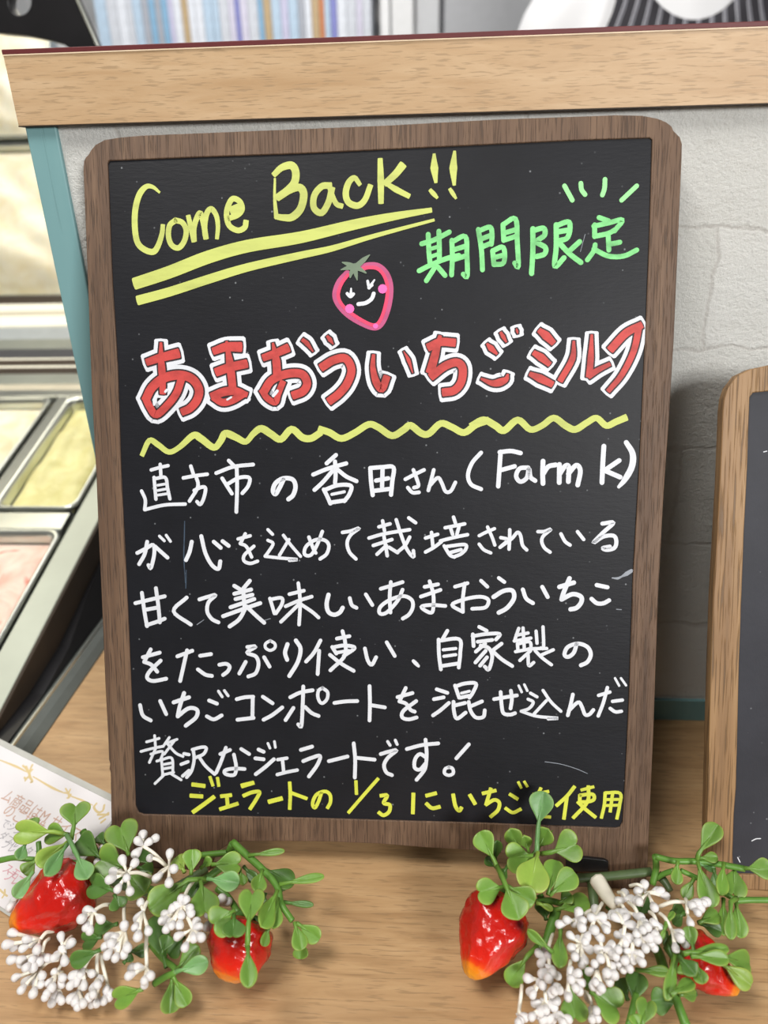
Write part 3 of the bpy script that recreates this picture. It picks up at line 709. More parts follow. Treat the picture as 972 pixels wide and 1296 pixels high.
def front(px, py, h):
    """the point on the pixel's ray at height h, brought nearer where it would sit inside a chalkboard"""
    for _ in range(80):
        p = on_z(px, py, h)
        a = B1.m.inverted() @ Vector(p); b = B2.m.inverted() @ Vector(p)
        if (a.y > -.004 and -.17 < a.x < .158 and a.z > -.02) or (b.y > -.004 and b.x > oL[1][0] - .006 and b.z > -.02): h += .002
        else: break
    return Vector(p)
OUT = {'o': [(0, .07), (.16, .15), (.34, .46), (.52, .80), (.69, .99), (.83, .93), (.93, .68), (.985, .36), (1.0, 0)],
       'h': [(0, .07), (.16, .16), (.32, .48), (.50, .84), (.67, 1.0), (.83, .96), (.95, .76), (1.0, .48), (.98, .24), (.92, .08), (.86, 0)]}
OUT = {k: np.array(catmull(v, 4)) for k, v in OUT.items()}
def leaf(parent, base, tip, wpx, kind='o', m='n', h=(.03, .03), roll=None, cup=None, bend=None, stalk=None, sh=None):
    b = front(*base, h[0]); tp = front(*tip, h[1])
    d = tp - b; L = d.length; d.normalize()
    mid = (b + tp) / 2; view = (Vector(CAM) - mid).normalized()
    wd = d.cross(view).normalized(); nn = wd.cross(d).normalized()
    if nn.dot(view) < 0: nn = -nn
    ro = random.uniform(-.35, .35) if roll is None else roll
    wd, nn = wd * math.cos(ro) + nn * math.sin(ro), nn * math.cos(ro) - wd * math.sin(ro)
    dist = (mid - Vector(CAM)).dot(Vector(FW))
    hw = wpx * .54 * dist / FPX / max(.6, math.cos(ro))
    cup = random.uniform(.10, .35) if cup is None else cup
    bend = random.uniform(-.08, .14) if bend is None else bend
    o_ = OUT[kind]; na = len(o_); ss = [-1, -.93, -.75, -.5, -.25, 0, .25, .5, .75, .93, 1]; th = .0007; xn = o_[-1][0]
    bm = bmesh.new(); lay = bm.verts.layers.float.new('edge'); T, Bt = [], []
    for a in range(na):
        mx = xn * a / (na - 1) * .98; r1, r2 = [], []
        for s_ in ss:
            q = abs(s_); al = mx + (o_[a][0] - mx) * q; lt = o_[a][1] * q * (1 if s_ > 0 else -1)
            rim = q ** 8
            off = cup * hw * (abs(lt) ** 1.7) - bend * L * al * al - (.12 * hw * math.exp(-(lt / .22) ** 2) * min(1, al * 2))
            p = b + d * (L * al) + wd * (hw * lt) + nn * off
            tk = th * (1 - .65 * q ** 6)
            for row, sg in ((r1, 1), (r2, -1)):
                v = bm.verts.new(p + nn * tk * sg); v[lay] = rim * .6 if a > 4 else 0; row.append(v)
        T.append(r1); Bt.append(r2)
    ns = len(ss); nf = bm.faces.new
    for i in range(na - 1):
        for j in range(ns - 1):
            nf((T[i][j], T[i][j + 1], T[i + 1][j + 1], T[i + 1][j])); nf((Bt[i][j], Bt[i + 1][j], Bt[i + 1][j + 1], Bt[i][j + 1]))
        for k in (0, ns - 1): nf((T[i][k], T[i + 1][k], Bt[i + 1][k], Bt[i][k]))
    for j in range(ns - 1): nf((T[0][j], T[0][j + 1], Bt[0][j + 1], Bt[0][j])); nf((T[-1][j], T[-1][j + 1], Bt[-1][j + 1], Bt[-1][j]))
    bmesh.ops.remove_doubles(bm, verts=bm.verts, dist=2e-6)
    # midrib and stalk
    rib = [b + d * (L * t_) + nn * (th * .7 - bend * L * t_ * t_ - .12 * hw * min(1, t_ * 2)) for t_ in (0, .3, .6)]
    pts = rib; rr = [.0011, .0008, .0002]
    if stalk is not None:
        q = front(*stalk, sh if sh is not None else h[0] - .004)
        pts = [q, (q + b) / 2 + nn * .001] + rib; rr = [.0013, .0012, .0012, .0008, .0002]
    tube(bm, pts, rr, 7)
    return bm_obj('leaf', bm, LM[m], parent, True)

def px_list(cr, txt):
    x0, y0, s = CROPS[cr]
    return [(x0 + float(a.split(',')[0]) / s, y0 + float(a.split(',')[1]) / s) for a in txt.split()]
CROPS.update({'P': (0, 1000, 4.418), 'Q': (0, 1140, 4.418), 'R': (200, 1040, 4.418), 'U': (580, 1000, 4.86), 'V': (570, 1130, 4.629), 'X': (770, 1150, 4.812), 'Y': (770, 1030, 4.812)})
def leaves(parent, txt):
    """CROP bx,by tx,ty width kind mat hb ht [roll [sx,sy]]"""
    for ln in txt.strip().splitlines():
        f = ln.split(); x0, y0, s = CROPS[f[0]]
        g = lambda q: (x0 + float(q.split(',')[0]) / s, y0 + float(q.split(',')[1]) / s)
        leaf(parent, g(f[1]), g(f[2]), float(f[3]) / s, f[4], f[5], (float(f[6]) / 1000, float(f[7]) / 1000),
             float(f[8]) if len(f) > 8 and f[8] != '-' else None, stalk=g(f[9]) if len(f) > 9 else None)

def stems(parent, name, txt, mat, label=None):
    """each line: CROP radius_mm : x,y,h_mm ..."""
    for ln in txt.strip().splitlines():
        head, body = ln.split(':'); cr, r = head.split(); x0, y0, s = CROPS[cr]
        rs_ = [float(v) / 1000 for v in r.split('>')]
        p3 = []
        for q in body.split():
            x, y, h = (float(v) for v in q.split(',')); p3.append(front(x0 + x / s, y0 + y / s, h / 1000))
        path = catmull(p3, 5); bm = bmesh.new()
        tube(bm, path, [np.interp(v, np.linspace(0, 1, len(rs_)), rs_) for v in np.linspace(0, 1, len(path))], 9)
        o = bm_obj(name, bm, mat, parent, True)
        if label: o['label'] = label

def berrymat():
    m, nt, bs = newmat('glossy_red_strawberry')
    a = nd(nt, 'ShaderNodeAttribute'); a.attribute_name = 'along'
    n = noise_tex(nt, coords(nt), 55, 4, .6)
    s = nd(nt, 'ShaderNodeMath', operation='MULTIPLY_ADD'); nt.links.new(n, s.inputs[0]); s.inputs[1].default_value = .5; nt.links.new(a.outputs['Fac'], s.inputs[2])
    c = ramp(nt, s.outputs[0], [(.25, lin(176, 20, 14)), (.72, lin(208, 34, 20)), (.98, lin(222, 66, 18)), (1.0, lin(226, 120, 24))])
    r = c.node.color_ramp.elements; r[2].position = .93
    e = c.node.color_ramp.elements.new(.84); e.color = lin(214, 42, 16)
    e2 = nd(nt, 'ShaderNodeMapRange'); e2.inputs[1].default_value = 1.02; e2.inputs[2].default_value = 1.32; nt.links.new(s.outputs[0], e2.inputs[0])
    c2 = mixc(nt, e2.outputs[0], c, lin(228, 160, 34))
    nt.links.new(c2, bs.inputs['Base Color']); bs.inputs['Roughness'].default_value = .2
    bs.inputs['Coat Weight'].default_value = .5; bs.inputs['Coat Roughness'].default_value = .12
    vo = nd(nt, 'ShaderNodeTexVoronoi'); vo.inputs['Scale'].default_value = 230; nt.links.new(coords(nt), vo.inputs['Vector'])
    ad = nd(nt, 'ShaderNodeMath', operation='MULTIPLY_ADD'); nt.links.new(vo.outputs['Distance'], ad.inputs[0]); ad.inputs[1].default_value = .5
    nt.links.new(noise_tex(nt, coords(nt), 130, 4), ad.inputs[2])
    bump(nt, bs, ad.outputs[0], .6, .0016)
    return m
MAT['straw'] = berrymat()
def strawberry(parent, crown, tip, rpx, hc, ht, seed, flat=.9, prof=None):
    a = Vector(on_z(*crown, hc)); b = Vector(on_z(*tip, ht)); d = b - a; L = d.length; d.normalize()
    dist = ((a + b) / 2 - Vector(CAM)).dot(Vector(FW)); R = rpx * dist / FPX
    u = d.cross(Vector((0, 0, 1))).normalized(); v = u.cross(d)
    prof = prof or [(-.03, 0), (-.02, .35), (.02, .68), (.10, .90), (.22, 1.0), (.38, .98), (.55, .84), (.70, .66), (.84, .46), (.93, .31), (.98, .18), (1.0, 0)]
    ts = [p[0] for p in prof]; ww = [p[1] for p in prof]
    bm = bmesh.new(); lay = bm.verts.layers.float.new('along'); rings = []
    tt = list(np.interp(np.linspace(0, 1, 60), np.linspace(0, 1, len(ts)), ts)); seg = 56
    for t_ in tt:
        r = np.interp(t_, ts, ww) * R; ring = []
        for k in range(seg):
            an = 2 * math.pi * k / seg
            q = Vector((math.cos(an) * 1.7, math.sin(an) * 1.7, t_ * 3 + seed * 7.3))
            bmp_ = 1 + .14 * noise.noise(q) + .07 * noise.noise(q * 2.7) + .03 * noise.noise(q * 6.5)
            p = a + d * (L * t_) + (u * math.cos(an) + v * math.sin(an) * flat) * r * bmp_
            w_ = bm.verts.new(p); w_[lay] = max(0, t_) ** 2.4; ring.append(w_)
        rings.append(ring)
    for x, y in zip(rings, rings[1:]):
        for k in range(seg): bm.faces.new((x[k], x[(k + 1) % seg], y[(k + 1) % seg], y[k]))
    bmesh.ops.remove_doubles(bm, verts=bm.verts, dist=1e-5)
    o = bm_obj('strawberry', bm, MAT['straw'], parent, True)
    # crown of sepals
    bm = bmesh.new()
    for k in range(6):
        an = k * math.pi / 3 + seed; e = u * math.cos(an) + v * math.sin(an)
        tube(bm, [a - d * .003, a + e * R * .35 - d * .002, a + e * R * .72 + d * .003], [.0016, .0022, .0004], 6)
    c = bm_obj('calyx', bm, LM['d'], o, True); c['label'] = 'green calyx'
    return o

bm = bmesh.new(); bmesh.ops.create_uvsphere(bm, u_segments=12, v_segments=9, radius=1)
for v in bm.verts:
    if v.co.z < 0:
        k = -v.co.z; v.co.x *= 1 - .55 * k ** 1.5; v.co.y *= 1 - .55 * k ** 1.5; v.co.z *= 2.0
BERRY = bpy.data.meshes.new('berry'); bm.to_mesh(BERRY); bm.free(); BERRY.materials.append(MAT['pearl'])
for p in BERRY.polygons: p.use_smooth = True
def sprigs(parent, trunk, txt, rpx=6.0):
    """each line: 'CROP hub_x,hub_y,h_mm : x,y[,h] ...' one sprig of white berries whose stalks meet at the hub; trunk is a 3-D point list the hubs hang from"""
    nb = 0
    for ln in txt.strip().splitlines():
        head, body = ln.split(':'); f = head.split(); cr, hub = f[0], f[1]; x0, y0, s = CROPS[cr]
        hx, hy, hh = (float(v) for v in hub.split(','))
        H = front(x0 + hx / s, y0 + hy / s, hh / 1000)
        bm = bmesh.new()
        if len(f) > 2:
            tx, ty, thh = (float(v) for v in f[2].split(',')); q = front(x0 + tx / s, y0 + ty / s, thh / 1000)
        else: q = min((Vector(p) for p in trunk), key=lambda p: (p - H).length)
        mid = (H + q) / 2 + Vector((0, 0, .002))
        tube(bm, catmull([q, mid, H], 5), [.0009] * 11, 7)
        items = []
        for it in body.split():
            v = [float(x) for x in it.split(',')]
            rnd = random.uniform(-.003, .003)
            P_ = front(x0 + v[0] / s, y0 + v[1] / s, (v[2] / 1000 if len(v) > 2 else hh / 1000 + rnd + .001)); P_.z = max(P_.z, .0028)
            dv = P_ - H; l = dv.length; dv = dv.normalized() if l > 1e-5 else Vector((0, 0, 1))
            dist = (P_ - Vector(CAM)).dot(Vector(FW)); R = rpx * random.uniform(.9, 1.12) * dist / FPX
            if l > R * 1.3:
                tube(bm, [H, H + dv * l * .4, P_ - dv * R * 1.5], [.0007, .0007, .0010], 7)
            items.append((P_, dv, R))
        sp = bm_obj('berry_sprig', bm, MAT['cream'], parent, True)
        for P_, dv, R in items:
            nb += 1
            o = bpy.data.objects.new('berry', BERRY); C.objects.link(o); o.parent = sp
            mw = Matrix.Translation(P_) @ dv.to_track_quat('Z', 'Y').to_matrix().to_4x4() @ Matrix.Diagonal((R, R, R, 1))
            o.matrix_local = PM[parent.name].inverted() @ mw
    return nb

GL = 'artificial strawberry sprigs on the counter'
c0 = Vector(on_z(190, 1150, 0))
g1 = empty('strawberry_sprig', at(c0.x, c0.y, 0), 'artificial strawberry sprig at left, lying across the white price card', 'artificial plant', GL)
strawberry(g1, (112, 1113), (12, 1174), 45, .026, .020, 1.0)
strawberry(g1, (312, 1168), (286, 1243), 41, .028, .018, 2.0, prof=[(-.06, 0), (-.05, .5), (.02, .8), (.12, .95), (.3, 1.0), (.5, .95), (.68, .82), (.82, .65), (.92, .46), (.98, .26), (1.0, 0)])
stems(g1, 'stem', '''P 1.6>1.3: 0,393,30 80,378,32 150,385,32 215,388,30
P 1.4: 215,290,36 218,340,34 212,385,31
Z 2.0: 105,1052,36 130,1090,30 160,1112,22 200,1128,20 250,1118,20 290,1090,22
Z 1.5: 254,1082,20 275,1080,22 300,1078,24
R 2.0>1.8>1.5: 418,115,30 500,190,30 590,272,30 665,360,30 690,460,29 752,555,26
R 1.7: 415,120,30 395,165,24
R 1.9>1.6: 330,370,20 390,420,19 450,510,22
R 1.6>1.3: -20,905,14 40,868,18 100,830,22 20,760,16 -40,690,12
''', MAT['stem'])
stems(g1, 'stem', '''R 1.8: 230,190,12 310,182,12 400,172,14
Z 2.2: 60,1095,14 130,1112,12 200,1130,10 262,1100,10''', MAT['darkstem'], 'dark main stem')
leaves(g1, '''P 200,230 182,153 60 o n 36 38
P 300,232 78,235 118 h y 40 42 .1 385,250
P 380,250 258,240 105 h n 38 36
P 412,212 425,68 148 h n 42 46 .1 400,275
P 385,285 203,422 100 o y 44 44 -.2
P 372,305 268,467 82 o b 46 48 .3
P 428,360 490,497 98 o b 48 46 .1 375,255
P 568,380 420,262 126 o d 40 40 .1
P 590,305 540,248 62 o d 36 36
P 720,365 662,172 168 h n 34 40 .0
P 700,430 545,385 172 h n 42 44 .1
P 640,560 497,525 118 h d 42 40 .2
P 700,470 815,575 155 o n 34 30 .1
P 640,585 672,662 95 h d 38 36
P 145,290 100,392 66 o b 36 34 .2
P 205,385 130,468 84 o n 33 30 .1
P 185,455 82,602 82 o b 36 32 .2
P 850,420 780,345 80 o d 24 24
P 770,430 850,460 90 o d 26 26
R 165,325 -45,492 155 o n 40 40 .1 275,320
Q 565,270 388,352 88 o d 26 24 .2
Q 570,200 452,235 95 h d 24 22
Q 660,130 520,160 80 o d 26 24
Q 800,490 632,560 105 h n 20 14 .2
Q 715,285 832,272 66 o d 30 28
Q 930,375 862,60 140 o d 18 22 .2
Q 900,300 940,190 80 o d 22 26
Q 690,350 735,300 60 o d 20 22
R 78,862 65,1075 104 o n 18 8 .2
R 85,862 165,1025 88 o n 20 10 -.2
R 100,832 225,695 96 o n 22 28 .2
R 100,838 278,785 90 o b 24 26 -.1
R 150,640 55,745 98 o d 22 18
R 40,760 -20,600 80 o d 14 18
R 240,335 268,532 148 h n 40 38 .1
R 275,320 458,345 98 o b 40 40 .2
R 425,495 300,585 158 h n 46 46 .1
R 425,525 418,655 122 h d 45 46 .1
R 230,330 185,420 80 o d 30 28
R 300,240 462,232 112 h n 34 34 .2
R 185,300 192,153 98 o n 36 42 .1
R 150,285 98,190 78 o y 38 40 .1
R 240,260 300,205 50 o n 30 34
R 505,580 530,383 134 h n 46 46 .1 500,705
R 502,700 508,922 90 o n 48 46 .1
R 665,385 568,592 100 o n 38 38 .5
R 670,430 645,590 86 o n 32 32
R 582,270 552,388 84 o n 38 38 .2
R 600,400 570,500 80 o d 30 28
R 592,268 760,335 96 o d 28 26 .5
R 690,360 700,390 60 o d 24 22
R 505,190 708,162 36 o n 32 34 .2
R 680,352 928,300 46 o n 32 34 .3
R 690,450 872,468 34 o d 28 28 .2
R 762,560 800,720 84 o n 26 20 .3
R 775,565 905,655 86 o n 26 20 -.2
R 800,650 800,768 80 o n 14 8
R 622,580 582,695 50 o n 34 30 .6
R 455,270 478,355 54 o n 30 28
R 480,250 552,335 56 o d 26 24''')
TR1 = [on_z(130, 1112, .02), on_z(160, 1112, .024), on_z(200, 1128, .022), on_z(250, 1118, .022), on_z(290, 1090, .024)]
sprigs(g1, TR1, '''P 800,312,46 935,430,38 : 800,248 770,282 836,288 870,268 758,357
P 838,378,46 935,430,38 : 838,380
P 710,465,48 850,488,36 : 683,385 755,405 632,455 612,500 708,492 657,555 727,567
P 945,430,42 850,520,30 : 950,350 875,495 972,440 945,520
P 600,380,32 700,480,24 : 575,328 548,402 545,480
P 100,600,20 : 75,622 60,655
Q 520,60,42 640,22,32 : 487,55 455,102 480,150 502,170 566,105
Q 700,165,40 695,30,32 : 695,137 605,203 638,207 590,257 600,305 655,265 645,322 712,265 692,302 620,240
Q 800,60,44 850,-10,36 : 785,8 770,100 755,150 770,202 830,172 
Q 822,375,34 820,190,36 : 767,370 738,377 720,420 808,448 842,420 808,470
Q 935,95,42 980,20,36 : 920,75 905,112 932,160 965,40 958,125
R 130,470,44 200,330,34 : 130,430 157,436 100,470 40,522 30,557 75,582 120,582 130,525 185,512 180,482 45,602
R 195,600,44 150,520,40 : 215,560 230,590 242,647 200,653 110,642 150,705
R 330,470,24 380,420,20 : 272,590 282,515 357,430 392,447
Q 225,215,22 300,170,18 : 35,245 75,262 125,268 175,240 207,275 145,215 65,180
Q 235,290,18 275,210,18 : 62,330 110,332 145,375 185,374 180,330 222,340 270,322 120,350
Q 355,280,22 400,200,20 : 320,305 347,268 362,340 300,320 400,235 340,195
Q 225,380,14 330,330,14 : 85,430 118,500 140,455 185,520 172,450 235,420 230,468 205,470
Q 320,400,13 390,330,14 : 305,400 290,487 272,462 252,540 350,432 345,465 262,520
Q 330,470,10 350,400,12 : 290,572 330,545 345,560 305,540
Q 470,380,16 540,290,16 : 405,420 450,415 392,475 470,478 425,455 515,408
Q 440,500,9 480,420,11 : 395,548 440,542 435,592 465,577 420,565
Q 545,420,14 548,290,16 : 520,525 545,470 520,490 560,440
Q 545,520,8 575,420,12 : 512,580 540,575 545,555 500,540
Q 600,460,10 560,300,14 : 595,500 612,540 580,562 620,520''', 5.5)

c0 = Vector(on_z(760, 1180, 0))
g2 = empty('strawberry_sprig', at(c0.x, c0.y, 0), 'artificial strawberry sprig at right, in front of the gap between the two chalkboards', 'artificial plant', GL)
strawberry(g2, (640, 1140), (594, 1238), 43, .030, .020, 3.0)
strawberry(g2, (856, 1196), (936, 1256), 33, .024, .016, 4.0)
stems(g2, 'stem', '''Y 2.3>2.3: -215,395,14 0,380,14 262,352,14
U 2.6: 820,560,12 830,640,14 835,720,12''', MAT['darkstem'], 'thick olive main stem')
stems(g2, 'stem', '''Y 1.6: 285,260,30 400,287,30 540,290,30 660,305,30 830,335,30
Y 1.7: 285,258,30 290,330,22 268,430,15
Y 1.4: 400,345,24 340,365,20 290,395,16
Y 1.3: 440,345,28 540,390,26 640,430,24 700,480,24 780,528,24
Y 1.6>1.3: 770,530,24 850,525,24 972,525,25 1010,522,25
U 1.8: 500,640,30 520,690,28 540,720,26
U 1.5: 640,700,26 560,680,30 480,690,34
V 2.6>2.0: 620,100,26 590,200,24 555,300,22 500,330,20
V 1.8: 740,370,14 790,440,14 810,560,14
X 1.8>2.2: 400,510,20 430,600,18 475,720,16
X 1.5: 120,720,14 150,600,16 170,520,16
X 1.6: 390,420,26 405,310,30 450,270,34
X 2.4: 230,180,12 300,260,12 340,380,14''', MAT['stem'])
stems(g2, 'stem', '''Y 2.6>1.6: 300,370,16 340,410,15 378,470,14''', MAT['darkstem'], 'dark stub')
stems(g2, 'stalk', '''U 4.2>3.6>2.6: 855,555,30 890,610,31 930,670,32 975,720,33''', MAT['cream'], 'cream stalk of the berry spray')
leaves(g2, '''U 492,225 520,12 138 o b 48 62 .1 482,385
U 430,430 585,240 10 o n 30 40
U 490,362 552,240 112 o n 36 48 .1
U 382,385 320,240 104 o n 36 50 .1
U 432,375 405,285 78 o n 36 46 .1
U 225,440 240,305 64 o d 34 44
U 222,432 130,255 126 o n 42 50 .1 298,600
U 240,480 165,415 60 o d 30 34
U 455,400 292,420 160 h n 42 44 .1
U 490,384 440,612 186 h y 50 48 .05
U 575,382 745,325 176 h n 42 48 .05 510,392
U 552,645 600,420 116 o n 38 44 .15
U 560,648 718,505 124 o n 38 42 -.1
U 280,595 110,630 136 h n 46 48 .1
U 290,585 372,787 160 o n 50 48 .2 240,470
U 305,590 470,690 124 o n 48 46 -.2
U 620,700 695,640 84 o n 28 32
U 300,470 260,540 60 o d 34 34
V 615,100 818,45 104 o n 28 30 .1
V 500,55 604,98 34 o y 36 34 .3
V 452,368 340,540 110 o n 24 16 .1 530,290
V 600,345 452,222 50 o n 36 42 .4
V 645,215 635,448 86 o n 36 34 .1
V 560,160 540,60 100 o d 26 28
V 700,545 735,760 146 h n 18 12 .1
V 815,578 1005,690 176 h n 20 16 .1
Y 550,245 668,62 108 o n 34 44 .2 540,292
Y 548,272 668,262 60 o n 32 34 .2
Y 545,305 652,335 50 o b 30 28
Y 420,285 408,430 64 o n 34 28 .4
Y 522,390 458,515 70 o n 28 22 .2
Y 540,292 632,572 112 o n 34 24 .3
Y 640,330 660,460 60 o d 30 24
Y 700,300 685,492 66 o n 34 32 .5
Y 770,320 760,505 136 h n 28 24 .1
Y 828,332 1000,335 112 o n 36 40 .1
X -10,-10 60,60 20 o d 12 12
X 745,-40 740,190 66 o n 34 28 .2 780,-62
X 775,-50 805,180 92 o n 26 20 .1
X 700,-60 700,170 80 o n 22 18
X 545,88 678,28 88 o n 30 30 .1
X 555,90 690,140 80 o d 22 20
X 522,258 488,105 84 o n 40 44 .1 450,280
X 455,275 726,248 62 o n 44 42 .3
X 500,290 728,305 80 o n 44 42 .1
X 680,292 888,335 124 o n 34 26 .1 560,275
X 685,330 875,470 112 o y 32 24 .1
X 435,295 525,395 96 o d 40 42 .2
X 440,320 470,400 90 o n 34 34
X 530,330 575,460 84 o n 38 36 .1
X 165,375 375,390 56 o n 24 26 .3
X 405,270 370,545 66 o n 38 36 .4
X 380,530 522,430 70 o n 36 36 .3
X 150,590 182,385 124 o d 14 20 .1
X 120,560 70,420 90 o d 12 14
X 430,560 260,560 136 o d 14 12 .1
X 425,520 535,525 64 o n 22 18
X 480,520 540,510 40 o d 14 14
X 205,725 240,545 112 h n 20 24 .1
X 190,740 150,640 70 o n 20 22
X 350,98 398,12 32 o n 40 42 .3
X 350,98 322,190 28 o n 40 38 .3
X 350,140 380,240 70 o d 20 18
X 460,20 395,95 60 o d 18 16
Y 160,640 240,510 100 o d 12 14
Y 380,600 450,560 90 o d 14 14''')
TR2 = [on_z(775, 1142, .034), on_z(790, 1170, .03), on_z(745, 1200, .028), on_z(700, 1240, .02), on_z(690, 1275, .018)]
sprigs(g2, TR2, '''V 740,165,38 870,90,34 : 680,158 638,185 725,178 752,112 776,165 770,203
V 850,150,40 890,60,36 : 825,145 850,95 892,140 915,215 955,135 915,190
V 820,220,40 870,110,36 : 800,262 845,218 880,265 790,285
V 760,300,38 800,200,36 : 700,248 748,272 708,322 815,332 730,375 790,400 770,420 730,350
V 890,330,38 850,230,36 : 862,332 880,388 932,335 960,365 945,300
V 560,380,28 600,240,24 : 520,355 530,415 580,358 560,330
V 580,440,28 570,350,26 : 595,452 537,475 575,500 630,487 600,470
V 535,510,22 545,430,24 : 525,527 465,580 450,500 540,540 480,600
V 600,540,26 570,470,26 : 590,590 627,557 610,575 640,570
V 690,490,36 705,400,34 : 705,452 750,470 707,507 772,527 755,575 690,615 690,600 735,560
V 560,640,18 540,520,20 : 495,648 540,642 525,700 620,632 560,690 605,670 475,728 520,720
V 400,715,14 420,540,18 : 410,748 435,730 398,760
V 620,720,16 570,600,18 : 600,742 640,722 690,742 660,760 575,740 540,745
V 830,660,14 790,580,16 : 805,612 830,742 855,690 820,700 860,735
V 860,440,38 880,390,36 : 845,415 810,462 850,525 870,575 838,545 885,560
V 930,440,38 900,360,36 : 917,470 932,525 960,480 945,430
X 90,90,42 30,20,38 : 35,50 105,55 60,25 145,102 85,30
X 190,60,42 120,-40,40 : 195,50 238,112 170,155 220,85 210,130
X 300,105,40 250,20,38 : 275,88 312,115 285,160
X 90,170,40 100,100,40 : 55,160 90,152 100,207 60,250 130,180
X 200,180,40 170,110,40 : 180,205 227,245 265,217 297,185 250,180 280,240
X 50,270,36 90,200,38 : 10,255 45,292 20,285
X 140,270,36 150,200,38 : 190,280 147,312 100,317 205,328 150,262 110,260
X 90,330,34 100,300,36 : 70,350 130,367 90,372 60,330
X 20,380,32 50,330,34 : 32,397 10,440 0,370 -10,420 40,410
Y 220,455,36 130,440,34 : 220,428 180,473 170,530
Y 110,520,38 60,480,34 : 100,485 60,532 140,520
Y 240,480,38 200,560,34 : 300,468 352,500 280,572 320,470 185,535
Y 100,590,40 60,560,36 : 110,622 195,632 25,612
Y 470,540,40 310,565,36 : 510,560 545,602 582,545 597,535 545,545 560,575
X 385,130,40 300,20,38 : 410,245 437,180 470,215 440,150
X 480,30,40 470,-60,40 : 500,90''', 5.5)

# ------------------------------------------------------------------ gelato display case
TS = .298
def tz(y): return .08 + TS * (y - .167)
dc = empty('display_case', at(-.65, .3, 0), 'stainless gelato display case with black side panel at the left end of the counter', 'display case')
def slab(name, x0, x1, y0, y1, d0, d1, mat, parent, bev=.0):
    bm = bmesh.new(); add_box(bm, (x0, y0, d0), (x1, y1, d1), bev)
    for v in bm.verts: v.co.z += tz(v.co.y)
    return bm_obj(name, bm, mat, parent)
Y0, Y1 = -.20, .70
slab('rim', -.327, -.303, Y0, Y1, -.004, 0, plain('satin_steel_rim', lin(186, 191, 176), .4, .15, .06, 18), dc, .001)
bm = bmesh.new()
for (x0, x1, za, zb_) in ((-.306, -.3005, -.030, -.001),):
    add_box(bm, (x0, Y0, za), (x1, Y1, zb_), .0008)
    for v in bm.verts: v.co.z += tz(v.co.y)
o = bm_obj('rim_trim', bm, MAT['bronze'], dc); o['label'] = 'drop face under the rim, its dark reflection painted brown black'  # warm dark reflection on the steel painted as a brown black colour
bm = bmesh.new()
secs = []
for y in np.linspace(Y0, Y1, 19):
    zt_ = max(.0105, tz(y) - .028); xo = -.2995 + .011 * max(0, 1 - (zt_ - .0095) / .03)
    secs.append([bm.verts.new(p) for p in ((-.312, y, .0095), (-.2885, y, .0095), (min(xo, -.2885), y, zt_), (-.312, y, zt_))])
for a, b in zip(secs, secs[1:]):
    for k in range(4): bm.faces.new((a[k], a[(k + 1) % 4], b[(k + 1) % 4], b[k]))
bm.faces.new(secs[0]); bm.faces.new(secs[-1])
bm_obj('side_panel', bm, MAT['black'], dc)
def extrude_y(name, prof, mat):
    bm = bmesh.new(); ra = [[bm.verts.new((x, y, z)) for x, z in prof] for y in (Y0, Y1)]; n = len(prof)
    bm.faces.new(ra[0]); bm.faces.new(ra[1][::-1])
    for i in range(n): bm.faces.new((ra[0][i], ra[0][(i + 1) % n], ra[1][(i + 1) % n], ra[1][i]))
    return bm_obj(name, bm, mat, dc)
extrude_y('plinth', [(-.312, -.02), (-.2742, -.02), (-.2742, .0005), (-.2790, .0055), (-.2835, .0085), (-.312, .0085)], MAT['grey'])
o = extrude_y('plinth_trim', [(-.2860, .0085), (-.2838, .0085), (-.2842, .0102), (-.2856, .0102)], MAT['steel']); o['label'] = 'thin bright steel trim line'
# pan deck: dividers along both directions
slab('divider', -.425, -.412, Y0, .372, -.006, 0, MAT['steel'], dc, .001)
slab('divider', -1.0, -.334, .150, .172, -.008, -.0006, MAT['steel'], dc, .001)
slab('divider', -1.0, -.334, .362, .376, -.008, .0002, MAT['steel'], dc, .001)
slab('inner_tray', -1.0, -.334, Y0, .64, -.100, -.095, MAT['steel_dull'], dc)
# stepped stainless ledge behind the first rows: highlights and shade painted as bands
MAT['lightsteel'] = plain('steel_highlight', lin(250, 246, 228), .35, .0, .02)
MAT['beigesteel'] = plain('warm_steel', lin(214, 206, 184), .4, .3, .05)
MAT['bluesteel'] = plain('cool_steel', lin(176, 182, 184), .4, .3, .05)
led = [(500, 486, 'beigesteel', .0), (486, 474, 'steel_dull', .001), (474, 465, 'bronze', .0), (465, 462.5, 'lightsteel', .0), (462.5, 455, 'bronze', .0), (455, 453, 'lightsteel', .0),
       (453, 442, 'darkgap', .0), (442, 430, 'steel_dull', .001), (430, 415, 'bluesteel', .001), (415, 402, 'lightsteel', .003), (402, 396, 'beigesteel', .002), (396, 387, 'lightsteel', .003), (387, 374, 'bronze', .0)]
yy = lambda py: float(hit(30, py, (0, -TS, 1), .08 - TS * .167)[1])
for a, b, m, d1 in led: slab('ledge', -1.0, -.303, yy(a), yy(b), -.014, d1, MAT[m], dc, .001)
box('base', (-1.02, Y0 + .01, FLOOR), (-.2745, Y1, -.022), MAT['grey'], dc)
slab('side_panel', -1.02, -1.0, Y0, Y1, -.14, .01, MAT['black'], dc)
